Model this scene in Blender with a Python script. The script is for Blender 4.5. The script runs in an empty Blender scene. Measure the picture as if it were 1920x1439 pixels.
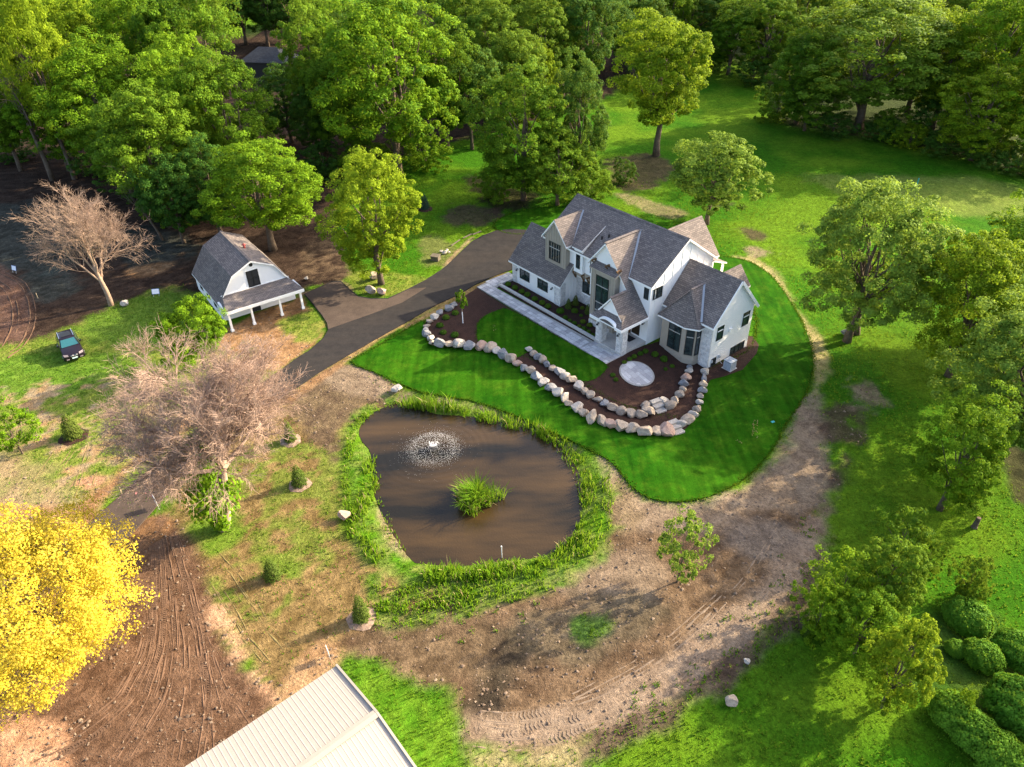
import bpy, math, random
import numpy as np
from mathutils import Vector, Matrix

# ---------------------------------------------------------------- camera, sky, sun, exposure
scene = bpy.context.scene
COL = scene.collection
F_PX, CX, CY = 1400.0, 960.0, 719.5
PITCH, ROLL, CAM_H = math.radians(35.4), math.radians(1.25), 41.0
SP, CP, SR, CR = math.sin(PITCH), math.cos(PITCH), math.sin(ROLL), math.cos(ROLL)
_fw, _dn, _rt = Vector((0, CP, -SP)), Vector((0, -SP, -CP)), Vector((1, 0, 0))
_r2, _d2 = CR * _rt + SR * _dn, -SR * _rt + CR * _dn
cam_data = bpy.data.cameras.new("camera")
cam = bpy.data.objects.new("camera", cam_data)
COL.objects.link(cam)
cam_data.sensor_width, cam_data.lens = 36.0, F_PX / 1920 * 36
cam_data.clip_start, cam_data.clip_end = 0.5, 6000
cam.matrix_world = Matrix(((_r2.x, -_d2.x, -_fw.x, 0), (_r2.y, -_d2.y, -_fw.y, 0), (_r2.z, -_d2.z, -_fw.z, CAM_H), (0, 0, 0, 1)))
scene.camera = cam

SUN_AZ, SUN_EL = math.radians(67), math.radians(25)
world = bpy.data.worlds.new("World")
scene.world = world
world.use_nodes = True
wn = world.node_tree
sky = wn.nodes.new("ShaderNodeTexSky")
sky.sky_type = 'NISHITA'
sky.sun_disc = False
sky.sun_elevation, sky.sun_rotation = SUN_EL, SUN_AZ
sky.air_density, sky.dust_density, sky.ozone_density = 0.8, 4.0, 0.2
bg = wn.nodes["Background"]
bg.inputs[1].default_value = 0.15
wn.links.new(sky.outputs[0], bg.inputs[0])
sun_data = bpy.data.lights.new("sun", 'SUN')
sun_data.energy, sun_data.angle, sun_data.color = 3.5, math.radians(0.6), (1.0, 0.83, 0.57)
sun = bpy.data.objects.new("sun", sun_data)
COL.objects.link(sun)
sdir = Vector((math.sin(SUN_AZ) * math.cos(SUN_EL), math.cos(SUN_AZ) * math.cos(SUN_EL), math.sin(SUN_EL)))
sun.rotation_euler = sdir.to_track_quat('Z', 'Y').to_euler()
sun.location = (60, 40, 80)
vs = scene.view_settings
vs.view_transform, vs.look, vs.gamma, vs.exposure = 'Standard', 'None', 1.0, 2.02
vs.use_curve_mapping = False
scene.render.engine = 'CYCLES'
scene.cycles.max_bounces = 6
scene.cycles.diffuse_bounces = 3
scene.cycles.transmission_bounces = 3
scene.cycles.use_adaptive_sampling = False
scene.cycles.use_light_tree = False
scene.cycles.sample_clamp_indirect = 4.0
scene.cycles.use_denoising = True
scene.cycles.denoiser = 'OPENIMAGEDENOISE'
scene.cycles.denoising_input_passes = 'RGB_ALBEDO_NORMAL'
scene.cycles.denoising_prefilter = 'NONE'

rng = np.random.default_rng(7)
R_ = random.Random(11)
rad = math.radians

# ---------------------------------------------------------------- pixel -> place, terrain
AZ = 51.5
AA = np.array([math.sin(rad(AZ + 90)), math.cos(rad(AZ + 90))])
BB = np.array([math.sin(rad(AZ)), math.cos(rad(AZ))])
HO = np.array([5.5065, 72.096])          # front right corner of the garage wing

def sm(x):
    x = np.clip(x, 0, 1)
    return x * x * (3 - 2 * x)

def g0(X, Y):                             # the lot falls away to the right of the porch
    a = (X - HO[0]) * AA[0] + (Y - HO[1]) * AA[1]
    b = (X - HO[0]) * BB[0] + (Y - HO[1]) * BB[1]
    return -0.95 * sm((a - 10.8) / 6.2) * sm((b + 13) / 9)

def ray(x, y):
    u0, v0 = (x - CX) / F_PX, (y - CY) / F_PX
    u, v = u0 * CR - v0 * SR, u0 * SR + v0 * CR
    return u, CP - v * SP, -SP - v * CP

def upz(x, y, z):
    r = ray(x, y)
    t = (z - CAM_H) / r[2]
    return np.array([r[0] * t, r[1] * t, z])

def up(x, y, off=0.0):
    z = off
    for _ in range(6):
        p = upz(x, y, z)
        z = float(g0(p[0], p[1])) + off
    return np.array([p[0], p[1], z])

def proj(X, Y, Z):
    Z = Z - CAM_H
    f, d = Y * CP - Z * SP, -Y * SP - Z * CP
    return CX + F_PX * (X * CR + d * SR) / f, CY + F_PX * (-X * SR + d * CR) / f, f

def house_to_world(a, b, z):
    p = HO + a * AA + b * BB
    return np.array([p[0], p[1], z])

def smooth_closed(pts, n=5):
    P = np.array(pts, float)
    out, N = [], len(P)
    for i in range(N):
        p0, p1, p2, p3 = P[i - 1], P[i], P[(i + 1) % N], P[(i + 2) % N]
        for k in range(n):
            t = k / n
            out.append(0.5 * (2 * p1 + (p2 - p0) * t + (2 * p0 - 5 * p1 + 4 * p2 - p3) * t * t + (3 * p1 - p0 - 3 * p2 + p3) * t ** 3))
    return np.array(out)

def smooth_open(pts, n=5):
    P = np.array(pts, float)
    P = np.vstack([2 * P[0] - P[1], P, 2 * P[-1] - P[-2]])
    out = []
    for i in range(1, len(P) - 2):
        p0, p1, p2, p3 = P[i - 1], P[i], P[i + 1], P[i + 2]
        for k in range(n):
            t = k / n
            out.append(0.5 * (2 * p1 + (p2 - p0) * t + (2 * p0 - 5 * p1 + 4 * p2 - p3) * t * t + (3 * p1 - p0 - 3 * p2 + p3) * t ** 3))
    out.append(P[-2])
    return np.array(out)

def wpoly(px, smooth=True, n=4, off=0.0):
    P = np.array([up(x, y, off)[:2] for x, y in px])
    return smooth_closed(P, n) if smooth else P

def wline(px, n=5):
    return smooth_open(np.array([up(x, y)[:2] for x, y in px]), n)

def sdist(poly, X, Y):
    """signed distance to a polygon, negative inside"""
    d = np.full(X.shape, 1e9)
    ins = np.zeros(X.shape, bool)
    N = len(poly)
    for i in range(N):
        ax, ay = poly[i]
        bx, by = poly[(i + 1) % N]
        ex, ey = bx - ax, by - ay
        L = ex * ex + ey * ey + 1e-12
        t = np.clip(((X - ax) * ex + (Y - ay) * ey) / L, 0, 1)
        d = np.minimum(d, (X - ax - t * ex) ** 2 + (Y - ay - t * ey) ** 2)
        if ay != by:
            ins ^= ((ay > Y) != (by > Y)) & (X < (bx - ax) * (Y - ay) / (by - ay) + ax)
    d = np.sqrt(d)
    return np.where(ins, -d, d)

def ldist(line, X, Y):
    d = np.full(X.shape, 1e9)
    for i in range(len(line) - 1):
        ax, ay = line[i]
        ex, ey = line[i + 1] - line[i]
        t = np.clip(((X - ax) * ex + (Y - ay) * ey) / (ex * ex + ey * ey + 1e-12), 0, 1)
        d = np.minimum(d, (X - ax - t * ex) ** 2 + (Y - ay - t * ey) ** 2)
    return np.sqrt(d)

def vnoise(X, Y, seed):
    xi, yi = np.floor(X).astype(np.int64), np.floor(Y).astype(np.int64)
    fx, fy = sm(X - xi), sm(Y - yi)
    def h(i, j):
        n = (i * 374761393 + j * 668265263 + seed * 1442695041) & 0x7fffffff
        n = ((n ^ (n >> 13)) * 1274126177) & 0x7fffffff
        return ((n ^ (n >> 16)) & 0xffff) / 65535.0
    return (h(xi, yi) * (1 - fx) + h(xi + 1, yi) * fx) * (1 - fy) + (h(xi, yi + 1) * (1 - fx) + h(xi + 1, yi + 1) * fx) * fy

def fbm(X, Y, seed, oct=4):
    s, a, t = 0, 0.5, 0
    for k in range(oct):
        s = s + a * vnoise(X * 2 ** k, Y * 2 ** k, seed + 17 * k)
        t += a
        a *= 0.55
    return s / t

# ---------------------------------------------------------------- objects and meshes
def thing(name, label, cat, loc=(0, 0, 0), rotz=0.0, group=None, scale=None):
    o = bpy.data.objects.new(name, None)
    o.empty_display_size = 0.3
    COL.objects.link(o)
    o.location, o.rotation_euler = Vector(loc), (0, 0, rotz)
    if scale is not None:
        o.scale = scale
    return tag(o, label, cat, group)

def tag(o, label, cat, group=None):
    o["label"], o["category"] = label, cat
    if group:
        o["group"] = group
    return o

def link(name, me, parent=None, mats=None):
    """a new object on a mesh that may be shared; materials go on the object"""
    o = bpy.data.objects.new(name, me)
    COL.objects.link(o)
    if parent is not None:
        o.parent = parent
    if mats is not None:
        for i, m in enumerate(mats):
            if len(me.materials) <= i:
                me.materials.append(m)
            o.material_slots[i].link = 'OBJECT'
            o.material_slots[i].material = m
    return o

def np_mesh(name, V, Fc, tint=None, smooth=False):
    me = bpy.data.meshes.new(name)
    V, Fc = np.asarray(V, np.float32), np.asarray(Fc, np.int32)
    k = Fc.shape[1]
    me.vertices.add(len(V))
    me.vertices.foreach_set("co", V.ravel())
    me.loops.add(Fc.size)
    me.loops.foreach_set("vertex_index", Fc.ravel())
    me.polygons.add(len(Fc))
    me.polygons.foreach_set("loop_start", np.arange(0, Fc.size, k, dtype=np.int32))
    if smooth:
        me.polygons.foreach_set("use_smooth", np.ones(len(Fc), bool))
    if tint is not None:
        at = me.attributes.new("tint", 'FLOAT', 'POINT')
        at.data.foreach_set("value", np.asarray(tint, np.float32))
    me.update(calc_edges=True)
    return me

class MB:
    """collects polygons, then links them as ONE mesh object with metric UVs"""
    def __init__(s):
        s.v, s.f, s.m = [], [], []
    def face(s, pts, mi=0):
        i = len(s.v)
        s.v += [tuple(map(float, p)) for p in pts]
        s.f.append(tuple(range(i, i + len(pts))))
        s.m.append(mi)
    def ext(s, poly, vec, m_a=0, m_side=None, m_b=None):
        """solid: poly and its copy moved by vec; poly keeps material m_a"""
        m_side = m_a if m_side is None else m_side
        m_b = m_side if m_b is None else m_b
        P = [np.array(p, float) for p in poly]
        vec = np.array(vec, float)
        n = sum((np.cross(P[i] - P[0], P[(i + 1) % len(P)] - P[0]) for i in range(len(P))), np.zeros(3))
        if n @ vec > 0:
            P = P[::-1]
        Q = [p + vec for p in P]
        s.face(P, m_a)
        s.face(Q[::-1], m_b)
        N = len(P)
        for i in range(N):
            j = (i + 1) % N
            s.face([P[i], Q[i], Q[j], P[j]], m_side)
    def box(s, x0, x1, y0, y1, z0, z1, mi=0):
        s.ext([(x0, y0, z1), (x1, y0, z1), (x1, y1, z1), (x0, y1, z1)], (0, 0, z0 - z1), mi)
    def obox(s, p, u, v, w, mi=0):
        p, u, v, w = (np.array(q, float) for q in (p, u, v, w))
        s.ext([p, p + u, p + u + v, p + v], w, mi)
    def bar(s, p, q, w, h, mi=0):
        """a square bar from p to q, w wide, h deep"""
        p, q = np.array(p, float), np.array(q, float)
        d = q - p
        side = np.cross(d, (0, 0, 1.0))
        if np.linalg.norm(side) < 1e-6:
            side = np.array([1.0, 0, 0])
        side = side / np.linalg.norm(side) * w
        upv = np.cross(side, d)
        upv = upv / np.linalg.norm(upv) * h
        s.obox(p - side / 2 - upv / 2, side, d, upv, mi)
    def tube(s, pts, radii, n=6, mi=0, cap=True):
        P = [np.array(p, float) for p in pts]
        base = len(s.v)
        for i, p in enumerate(P):
            d = P[min(i + 1, len(P) - 1)] - P[max(i - 1, 0)]
            d = d / (np.linalg.norm(d) + 1e-9)
            r = np.array([1.0, 0, 0]) if abs(d[0]) < 0.8 else np.array([0, 1.0, 0])
            x = np.cross(d, r); x /= np.linalg.norm(x)
            y = np.cross(d, x)
            for k in range(n):
                t = 2 * math.pi * k / n
                s.v.append(tuple(p + radii[i] * (math.cos(t) * x + math.sin(t) * y)))
        for i in range(len(P) - 1):
            for k in range(n):
                a, b = base + i * n + k, base + i * n + (k + 1) % n
                s.f.append((a, b, b + n, a + n)); s.m.append(mi)
        if cap:
            s.f.append(tuple(base + k for k in reversed(range(n)))); s.m.append(mi)
            e = base + (len(P) - 1) * n
            s.f.append(tuple(e + k for k in range(n))); s.m.append(mi)
    def mesh(s, name, smooth=False):
        me = bpy.data.meshes.new(name)
        me.from_pydata(s.v, [], s.f)
        me.polygons.foreach_set("material_index", np.array(s.m, np.int32))
        if smooth:
            me.polygons.foreach_set("use_smooth", np.ones(len(s.f), bool))
        V = np.array(s.v)
        uv = np.zeros((len(me.loops), 2), np.float32)
        for p in me.polygons:
            n = np.array(p.normal)
            u = np.array([-n[1], n[0], 0.0])
            L = np.linalg.norm(u)
            u = np.array([1.0, 0, 0]) if L < 0.05 else u / L
            v = np.cross(n, u)
            li = np.arange(p.loop_start, p.loop_start + p.loop_total)
            q = V[list(p.vertices)]
            uv[li, 0], uv[li, 1] = q @ u, q @ v
        lay = me.uv_layers.new(name="UVMap")
        lay.data.foreach_set("uv", uv.ravel())
        me.update()
        return me
    def build(s, name, mats, parent=None, kind=None, smooth=False):
        me = s.mesh(name, smooth)
        for m in (mats if isinstance(mats, (list, tuple)) else [mats]):
            me.materials.append(m)
        o = bpy.data.objects.new(name, me)
        COL.objects.link(o)
        if parent is not None:
            o.parent = parent
        if kind:
            o["kind"] = kind
        return o

# ---------------------------------------------------------------- materials
class NT:
    def __init__(s, name):
        s.mat = bpy.data.materials.new(name)
        s.mat.use_nodes = True
        s.t = s.mat.node_tree
        s.b = s.t.nodes["Principled BSDF"]
        s.out = s.t.nodes["Material Output"]
    def n(s, typ, **kw):
        nd = s.t.nodes.new(typ)
        for k, v in kw.items():
            if k in nd.inputs:
                nd.inputs[k].default_value = v
            else:
                setattr(nd, k, v)
        return nd
    def l(s, a, b):
        s.t.links.new(a, b)
    def noise(s, scale, detail=3, rough=0.6, vec=None):
        nd = s.n("ShaderNodeTexNoise", Scale=scale, Detail=detail, Roughness=rough)
        if vec is not None:
            s.l(vec, nd.inputs["Vector"])
        return nd.outputs["Fac"]
    def ramp(s, fac, lo, hi, c0, c1):
        r = s.n("ShaderNodeMapRange")
        s.l(fac, r.inputs[0])
        for i, v in zip((1, 2, 3, 4), (lo, hi, c0, c1)):
            r.inputs[i].default_value = v
        return r.outputs[0]
    def mix(s, fac, a, b, mode='MIX'):
        m = s.n("ShaderNodeMix", data_type='RGBA', blend_type=mode)
        for i, v in ((0, fac), (6, a), (7, b)):
            if isinstance(v, bpy.types.NodeSocket):
                s.l(v, m.inputs[i])
            else:
                m.inputs[i].default_value = v if i == 0 else (*v, 1)
        return m.outputs[2]
    def mul(s, col, fac):
        m = s.n("ShaderNodeVectorMath", operation='SCALE')
        s.l(col, m.inputs[0])
        s.l(fac, m.inputs["Scale"])
        return m.outputs[0]
    def math(s, op, a, b):
        m = s.n("ShaderNodeMath", operation=op)
        for i, v in ((0, a), (1, b)):
            if isinstance(v, bpy.types.NodeSocket):
                s.l(v, m.inputs[i])
            else:
                m.inputs[i].default_value = v
        return m.outputs[0]
    def bump(s, h, strength=0.3, dist=0.05):
        b = s.n("ShaderNodeBump", Strength=strength, Distance=dist)
        s.l(h, b.inputs["Height"])
        s.l(b.outputs[0], s.b.inputs["Normal"])
    def pos(s):
        return s.n("ShaderNodeNewGeometry").outputs["Position"]
    def obj(s):
        return s.n("ShaderNodeTexCoord").outputs["Object"]
    def uv(s):
        return s.n("ShaderNodeTexCoord").outputs["UV"]
    def base(s, c):
        if isinstance(c, bpy.types.NodeSocket):
            s.l(c, s.b.inputs["Base Color"])
        else:
            s.b.inputs["Base Color"].default_value = (*c, 1)
    def set(s, rough=0.8, metal=0.0, spec=0.3):
        s.b.inputs["Roughness"].default_value = rough
        s.b.inputs["Metallic"].default_value = metal
        s.b.inputs["Specular IOR Level"].default_value = spec

def noisy(name, c0, c1, scale=2.0, fine=14.0, rough=0.85, bump=0.3, dist=0.03, spec=0.25, local=False):
    t = NT(name)
    p = t.obj() if local else t.pos()
    a, f = t.noise(scale, 4, 0.65, p), t.noise(fine, 3, 0.7, p)
    c = t.mix(t.ramp(a, 0.3, 0.7, 0, 1), c0, c1)
    t.base(t.mul(c, t.ramp(f, 0.2, 0.8, 0.62, 1.38)))
    t.set(rough, 0, spec)
    if bump:
        t.bump(f, bump, dist)
    return t.mat

def plain(name, c, rough=0.5, metal=0.0, spec=0.4, var=0.06):
    t = NT(name)
    f = t.noise(3.0, 4, 0.6, t.obj())
    rgb = t.n("ShaderNodeRGB")
    rgb.outputs[0].default_value = (*c, 1)
    t.base(t.mul(rgb.outputs[0], t.ramp(f, 0.25, 0.75, 1 - var, 1 + var)))
    t.set(rough, metal, spec)
    return t.mat

def shingle_mat(name, c0, c1):
    t = NT(name)
    uv = t.uv()
    br = t.n("ShaderNodeTexBrick", offset=0.5, squash=1.0)
    t.l(uv, br.inputs["Vector"])
    for k, v in (("Scale", 1.0), ("Mortar Size", 0.016), ("Bias", 0.0), ("Brick Width", 0.42), ("Row Height", 0.19), ("Mortar Smooth", 0.3)):
        br.inputs[k].default_value = v
    br.inputs["Color1"].default_value = (*c0, 1)
    br.inputs["Color2"].default_value = (*c1, 1)
    br.inputs["Mortar"].default_value = tuple(0.45 * x for x in c0) + (1,)
    f, g = t.noise(9, 3, 0.7, uv), t.noise(0.5, 3, 0.6, uv)
    c = t.mul(br.outputs["Color"], t.ramp(f, 0.25, 0.75, 0.7, 1.3))
    t.base(t.mul(c, t.ramp(g, 0.3, 0.7, 0.88, 1.12)))
    t.set(0.9, 0, 0.2)
    t.bump(br.outputs["Fac"], -0.5, 0.02)
    return t.mat

def leaf_mat(name, dark, light, trans=0.35, warm=(0.16, 0.2, 0.02)):
    t = NT(name)
    at = t.n("ShaderNodeAttribute", attribute_name="tint")
    oi = t.n("ShaderNodeObjectInfo")
    c = t.mix(at.outputs["Fac"], dark, light)
    c = t.mix(t.math('MULTIPLY', oi.outputs["Random"], 0.3), c, warm)
    t.base(c)
    t.set(0.7, 0, 0.07)
    tr = t.n("ShaderNodeBsdfTranslucent")
    t.l(t.mix(0.35, c, (0.30, 0.36, 0.03)), tr.inputs[0])
    mx = t.n("ShaderNodeMixShader", Fac=trans)
    t.l(t.b.outputs[0], mx.inputs[1])
    t.l(tr.outputs[0], mx.inputs[2])
    t.l(mx.outputs[0], t.out.inputs[0])
    return t.mat

M = {}
M['shingle'] = shingle_mat('dark_shingle', (0.118, 0.102, 0.098), (0.195, 0.165, 0.152))
M['white'] = plain('white_siding', (0.80, 0.80, 0.795), 0.6, 0, 0.2, 0.025)
M['trim'] = plain('white_trim', (0.82, 0.82, 0.81), 0.5, var=0.03)
M['beige'] = plain('greige_siding', (0.34, 0.30, 0.245), 0.7, 0, 0.2, 0.05)
M['stone'] = noisy('whitewashed_stone', (0.42, 0.41, 0.41), (0.72, 0.71, 0.69), 3.2, 12, 0.85, 0.4)
M['mortar'] = noisy('pale_mortar', (0.50, 0.49, 0.48), (0.58, 0.57, 0.55), 2, 12, 0.9, 0.2)
M['concrete'] = noisy('pale_concrete', (0.40, 0.385, 0.36), (0.47, 0.45, 0.42), 0.7, 9, 0.85, 0.1)
M['greystone'] = noisy('grey_concrete_base', (0.27, 0.26, 0.24), (0.33, 0.31, 0.29), 0.7, 9, 0.85, 0.1)
M['frame'] = plain('black_window_frame', (0.012, 0.013, 0.014), 0.4)
M['greyframe'] = plain('pale_mullion', (0.42, 0.40, 0.36), 0.4)
M['timber'] = noisy('stained_timber', (0.10, 0.055, 0.027), (0.17, 0.095, 0.045), 4, 20, 0.7, 0.1)
M['blueshingle'] = shingle_mat('blue_black_shingle', (0.030, 0.033, 0.040), (0.048, 0.052, 0.060))
M['flash'] = plain('metal_flashing', (0.34, 0.36, 0.38), 0.35, 0.6)
M['black'] = plain('black_metal', (0.015, 0.015, 0.016), 0.45)
M['mat'] = plain('black_rubber_mat', (0.015, 0.015, 0.02), 0.9)
M['ac'] = plain('ac_enamel', (0.42, 0.46, 0.50), 0.5)
M['acdark'] = plain('ac_grille', (0.14, 0.16, 0.19), 0.5)
M['bark'] = noisy('bark', (0.075, 0.055, 0.04), (0.15, 0.115, 0.085), 2, 9, 0.95, 0.6, 0.05, local=True)
M['deadbark'] = noisy('dead_bark', (0.24, 0.165, 0.12), (0.38, 0.27, 0.20), 1.0, 7, 0.95, 0.4, 0.03, local=True)
M['greybark'] = noisy('grey_dead_bark', (0.25, 0.17, 0.13), (0.40, 0.285, 0.22), 0.6, 7, 0.95, 0.4, 0.03, local=True)
M['mulch'] = noisy('brown_mulch', (0.024, 0.011, 0.008), (0.044, 0.020, 0.014), 1.2, 16, 0.97, 0.9, 0.06)
t = NT('asphalt')
p = t.pos()
a, b, f = t.noise(0.11, 4, 0.6, p), t.noise(0.9, 4, 0.7, p), t.noise(14, 3, 0.75, p)
mp = t.n("ShaderNodeMapping")
mp.inputs["Rotation"].default_value = (0, 0, rad(-42))
mp.inputs["Scale"].default_value = (0.10, 1.4, 1)
t.l(p, mp.inputs[0])
c = t.mix(t.ramp(b, 0.3, 0.7, 0, 1), (0.021, 0.020, 0.021), (0.034, 0.031, 0.030))
c = t.mix(t.ramp(t.noise(1.0, 3, 0.6, mp.outputs[0]), 0.52, 0.8, 0, 0.30), c, (0.055, 0.044, 0.036))
c = t.mix(t.ramp(a, 0.50, 0.66, 0, 0.25), c, (0.050, 0.040, 0.032))
t.base(t.mul(c, t.ramp(f, 0.2, 0.8, 0.6, 1.4)))
t.set(0.95, 0, 0.08)
t.bump(f, 0.25, 0.01)
M['asphalt'] = t.mat
M['dustsunasphalt'] = noisy('dusty_sunlit_asphalt', (0.046, 0.033, 0.026), (0.080, 0.058, 0.045), 0.5, 10, 0.92, 0.3, 0.02)  # dusty brown of the left drive; on the apron also painted-in sunlight
M['metalroof'] = plain('white_metal_roof', (0.31, 0.272, 0.234), 0.65, 0.0, var=0.05)
M['ridgecap'] = plain('ridge_flashing', (0.31, 0.27, 0.225), 0.4, 0.0, var=0.05)
M['red'] = plain('red_vent_paint', (0.30, 0.05, 0.04), 0.6)
M['dark'] = plain('dark_opening', (0.02, 0.02, 0.022), 0.7)
M['signwhite'] = plain('white_sign_face', (0.78, 0.78, 0.80), 0.5)
M['signblue'] = plain('blue_sign_edge', (0.05, 0.10, 0.32), 0.5)
M['stake'] = noisy('raw_pine_stake', (0.50, 0.38, 0.22), (0.62, 0.48, 0.30), 3, 20, 0.8, 0.1)
M['teal'] = plain('teal_plastic', (0.02, 0.32, 0.30), 0.5)
M['pvc'] = plain('grey_pvc', (0.55, 0.57, 0.60), 0.45)
M['utility'] = noisy('brown_utility_box', (0.10, 0.085, 0.06), (0.14, 0.115, 0.085), 2, 10, 0.7, 0.1)
M['foam'] = plain('white_spray', (0.85, 0.87, 0.90), 0.3)
for k, (c0, c1) in dict(rock_tan=((0.25, 0.195, 0.15), (0.40, 0.335, 0.265)), rock_pink=((0.28, 0.18, 0.14), (0.42, 0.30, 0.24)),
                        rock_grey=((0.14, 0.145, 0.155), (0.28, 0.275, 0.275)), rock_pale=((0.32, 0.285, 0.245), (0.46, 0.42, 0.37))).items():
    M[k] = noisy(k, c0, c1, 1.6, 8, 0.9, 0.55, 0.08, local=True)

t = NT('window_glass')
f = t.noise(1.3, 3, 0.6, t.pos())
t.base(t.mix(t.ramp(f, 0.3, 0.7, 0, 1), (0.008, 0.018, 0.020), (0.045, 0.062, 0.062)))
t.set(0.04, 0, 0.9)
M['glass'] = t.mat
t = NT('wood_tone_glass')
t.base((0.05, 0.035, 0.02)); t.set(0.05, 0, 0.8)  # dark wood-brown tint of the porch window
M['warmglass'] = t.mat

# leaves
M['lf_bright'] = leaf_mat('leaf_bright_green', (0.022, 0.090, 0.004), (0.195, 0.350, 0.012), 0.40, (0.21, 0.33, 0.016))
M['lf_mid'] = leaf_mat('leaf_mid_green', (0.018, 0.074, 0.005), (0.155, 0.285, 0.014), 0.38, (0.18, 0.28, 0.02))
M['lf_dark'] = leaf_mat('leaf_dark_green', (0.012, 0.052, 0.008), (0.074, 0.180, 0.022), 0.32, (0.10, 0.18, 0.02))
M['lf_yg'] = leaf_mat('leaf_yellow_green', (0.048, 0.115, 0.005), (0.275, 0.385, 0.014), 0.42, (0.27, 0.35, 0.016))
M['lf_olive'] = leaf_mat('leaf_olive_green', (0.032, 0.086, 0.007), (0.185, 0.305, 0.024), 0.37, (0.20, 0.29, 0.025))
M['lf_pale'] = leaf_mat('leaf_pale_green', (0.055, 0.125, 0.012), (0.255, 0.380, 0.050), 0.40, (0.27, 0.35, 0.05))
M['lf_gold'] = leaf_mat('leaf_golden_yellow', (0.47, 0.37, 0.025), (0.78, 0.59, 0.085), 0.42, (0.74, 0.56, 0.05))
M['lf_blue'] = leaf_mat('needle_blue_green', (0.016, 0.042, 0.026), (0.050, 0.095, 0.060), 0.15, (0.05, 0.08, 0.05))
M['lf_spruce'] = leaf_mat('needle_green', (0.040, 0.080, 0.010), (0.130, 0.180, 0.035), 0.25, (0.15, 0.17, 0.03))
M['lf_box'] = leaf_mat('boxwood_green', (0.020, 0.066, 0.006), (0.066, 0.150, 0.014), 0.28)
M['lf_boxgold'] = leaf_mat('boxwood_gold_green', (0.05, 0.09, 0.006), (0.13, 0.18, 0.02), 0.28)
M['lf_hedge'] = leaf_mat('hedge_green', (0.045, 0.145, 0.010), (0.135, 0.300, 0.026), 0.35, (0.16, 0.28, 0.02))
M['reed'] = leaf_mat('reed_green', (0.065, 0.170, 0.006), (0.160, 0.310, 0.014), 0.48, (0.2, 0.28, 0.02))
M['grass'] = leaf_mat('rough_grass_green', (0.042, 0.115, 0.006), (0.092, 0.205, 0.012), 0.42, (0.14, 0.2, 0.02))
M['strawblade'] = leaf_mat('dry_blade', (0.24, 0.19, 0.08), (0.40, 0.32, 0.16), 0.3, (0.3, 0.25, 0.1))

# lawn: mown turf
t = NT('mown_lawn')
p = t.pos()
a, b, f = t.noise(0.16, 3, 0.6, p), t.noise(1.3, 4, 0.7, p), t.noise(16, 3, 0.75, p)
c = t.mix(t.ramp(a, 0.35, 0.65, 0, 1), (0.011, 0.060, 0.002), (0.023, 0.086, 0.003))
c = t.mix(t.ramp(t.noise(0.55, 5, 0.7, p), 0.48, 0.72, 0, 0.75), c, (0.050, 0.115, 0.006))
c = t.mul(c, t.ramp(b, 0.25, 0.75, 0.70, 1.3))
mp = t.n("ShaderNodeMapping")
mp.inputs["Rotation"].default_value = (0, 0, rad(38))
mp.inputs["Scale"].default_value = (1.1, 0.08, 1)
t.l(p, mp.inputs[0])
st = t.noise(1.5, 2, 0.5, mp.outputs[0])
c = t.mul(c, t.ramp(st, 0.38, 0.62, 0.82, 1.16))
t.base(t.mul(c, t.ramp(f, 0.2, 0.8, 0.62, 1.4)))
t.set(0.95, 0, 0.02)
t.bump(f, 0.7, 0.05)
M['lawn'] = t.mat

# ground: colours of soil and grass live in the mesh, the grain is procedural
t = NT('ground_soil_and_grass')
at = t.n("ShaderNodeAttribute", attribute_name="soil")
p = t.pos()
b, f, h = t.noise(1.1, 5, 0.7, p), t.noise(7, 4, 0.75, p), t.noise(24, 2, 0.7, p)
c = t.mul(at.outputs["Color"], t.ramp(b, 0.3, 0.7, 0.76, 1.24))
c = t.mul(c, t.ramp(t.noise(3.1, 8, 0.8, p), 0.34, 0.66, 0.66, 1.34))
c = t.mul(c, t.ramp(f, 0.25, 0.75, 0.62, 1.40))
t.base(t.mul(c, t.ramp(h, 0.2, 0.8, 0.75, 1.25)))
t.set(1.0, 0, 0.03)
t.bump(t.math('ADD', f, t.math('MULTIPLY', b, 1.4)), 0.85, 0.16)
M['ground'] = t.mat

t = NT('pond_water')
p = t.pos()
fpos = up(817, 843, -0.4)
sub = t.n("ShaderNodeVectorMath", operation='SUBTRACT')
t.l(p, sub.inputs[0]); sub.inputs[1].default_value = (float(fpos[0]), float(fpos[1]), -0.4)
ln = t.n("ShaderNodeVectorMath", operation='LENGTH')
t.l(sub.outputs[0], ln.inputs[0])
rings = t.n("ShaderNodeMath", operation='SINE')
t.l(t.math('MULTIPLY', ln.outputs["Value"], 11.0), rings.inputs[0])
fade = t.ramp(ln.outputs["Value"], 0.3, 7.0, 1.0, 0.0)
wm = t.n("ShaderNodeMapping")
wm.inputs["Rotation"].default_value = (0, 0, rad(-25))
wm.inputs["Scale"].default_value = (0.07, 0.26, 1)
t.l(p, wm.inputs[0])
n1, n2 = t.noise(7, 4, 0.65, p), t.noise(1.0, 4, 0.6, wm.outputs[0])
t.base(t.mix(t.ramp(n2, 0.35, 0.68, 0, 1), (0.010, 0.0085, 0.005), (0.060, 0.036, 0.014)))
t.set(0.09, 0, 0.5)
t.b.inputs['IOR'].default_value = 1.33
t.bump(t.math('ADD', t.math('MULTIPLY', n1, 0.9), t.math('MULTIPLY', rings.outputs[0], t.math('MULTIPLY', fade, 0.35))), 0.35, 0.05)
M['water'] = t.mat

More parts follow.
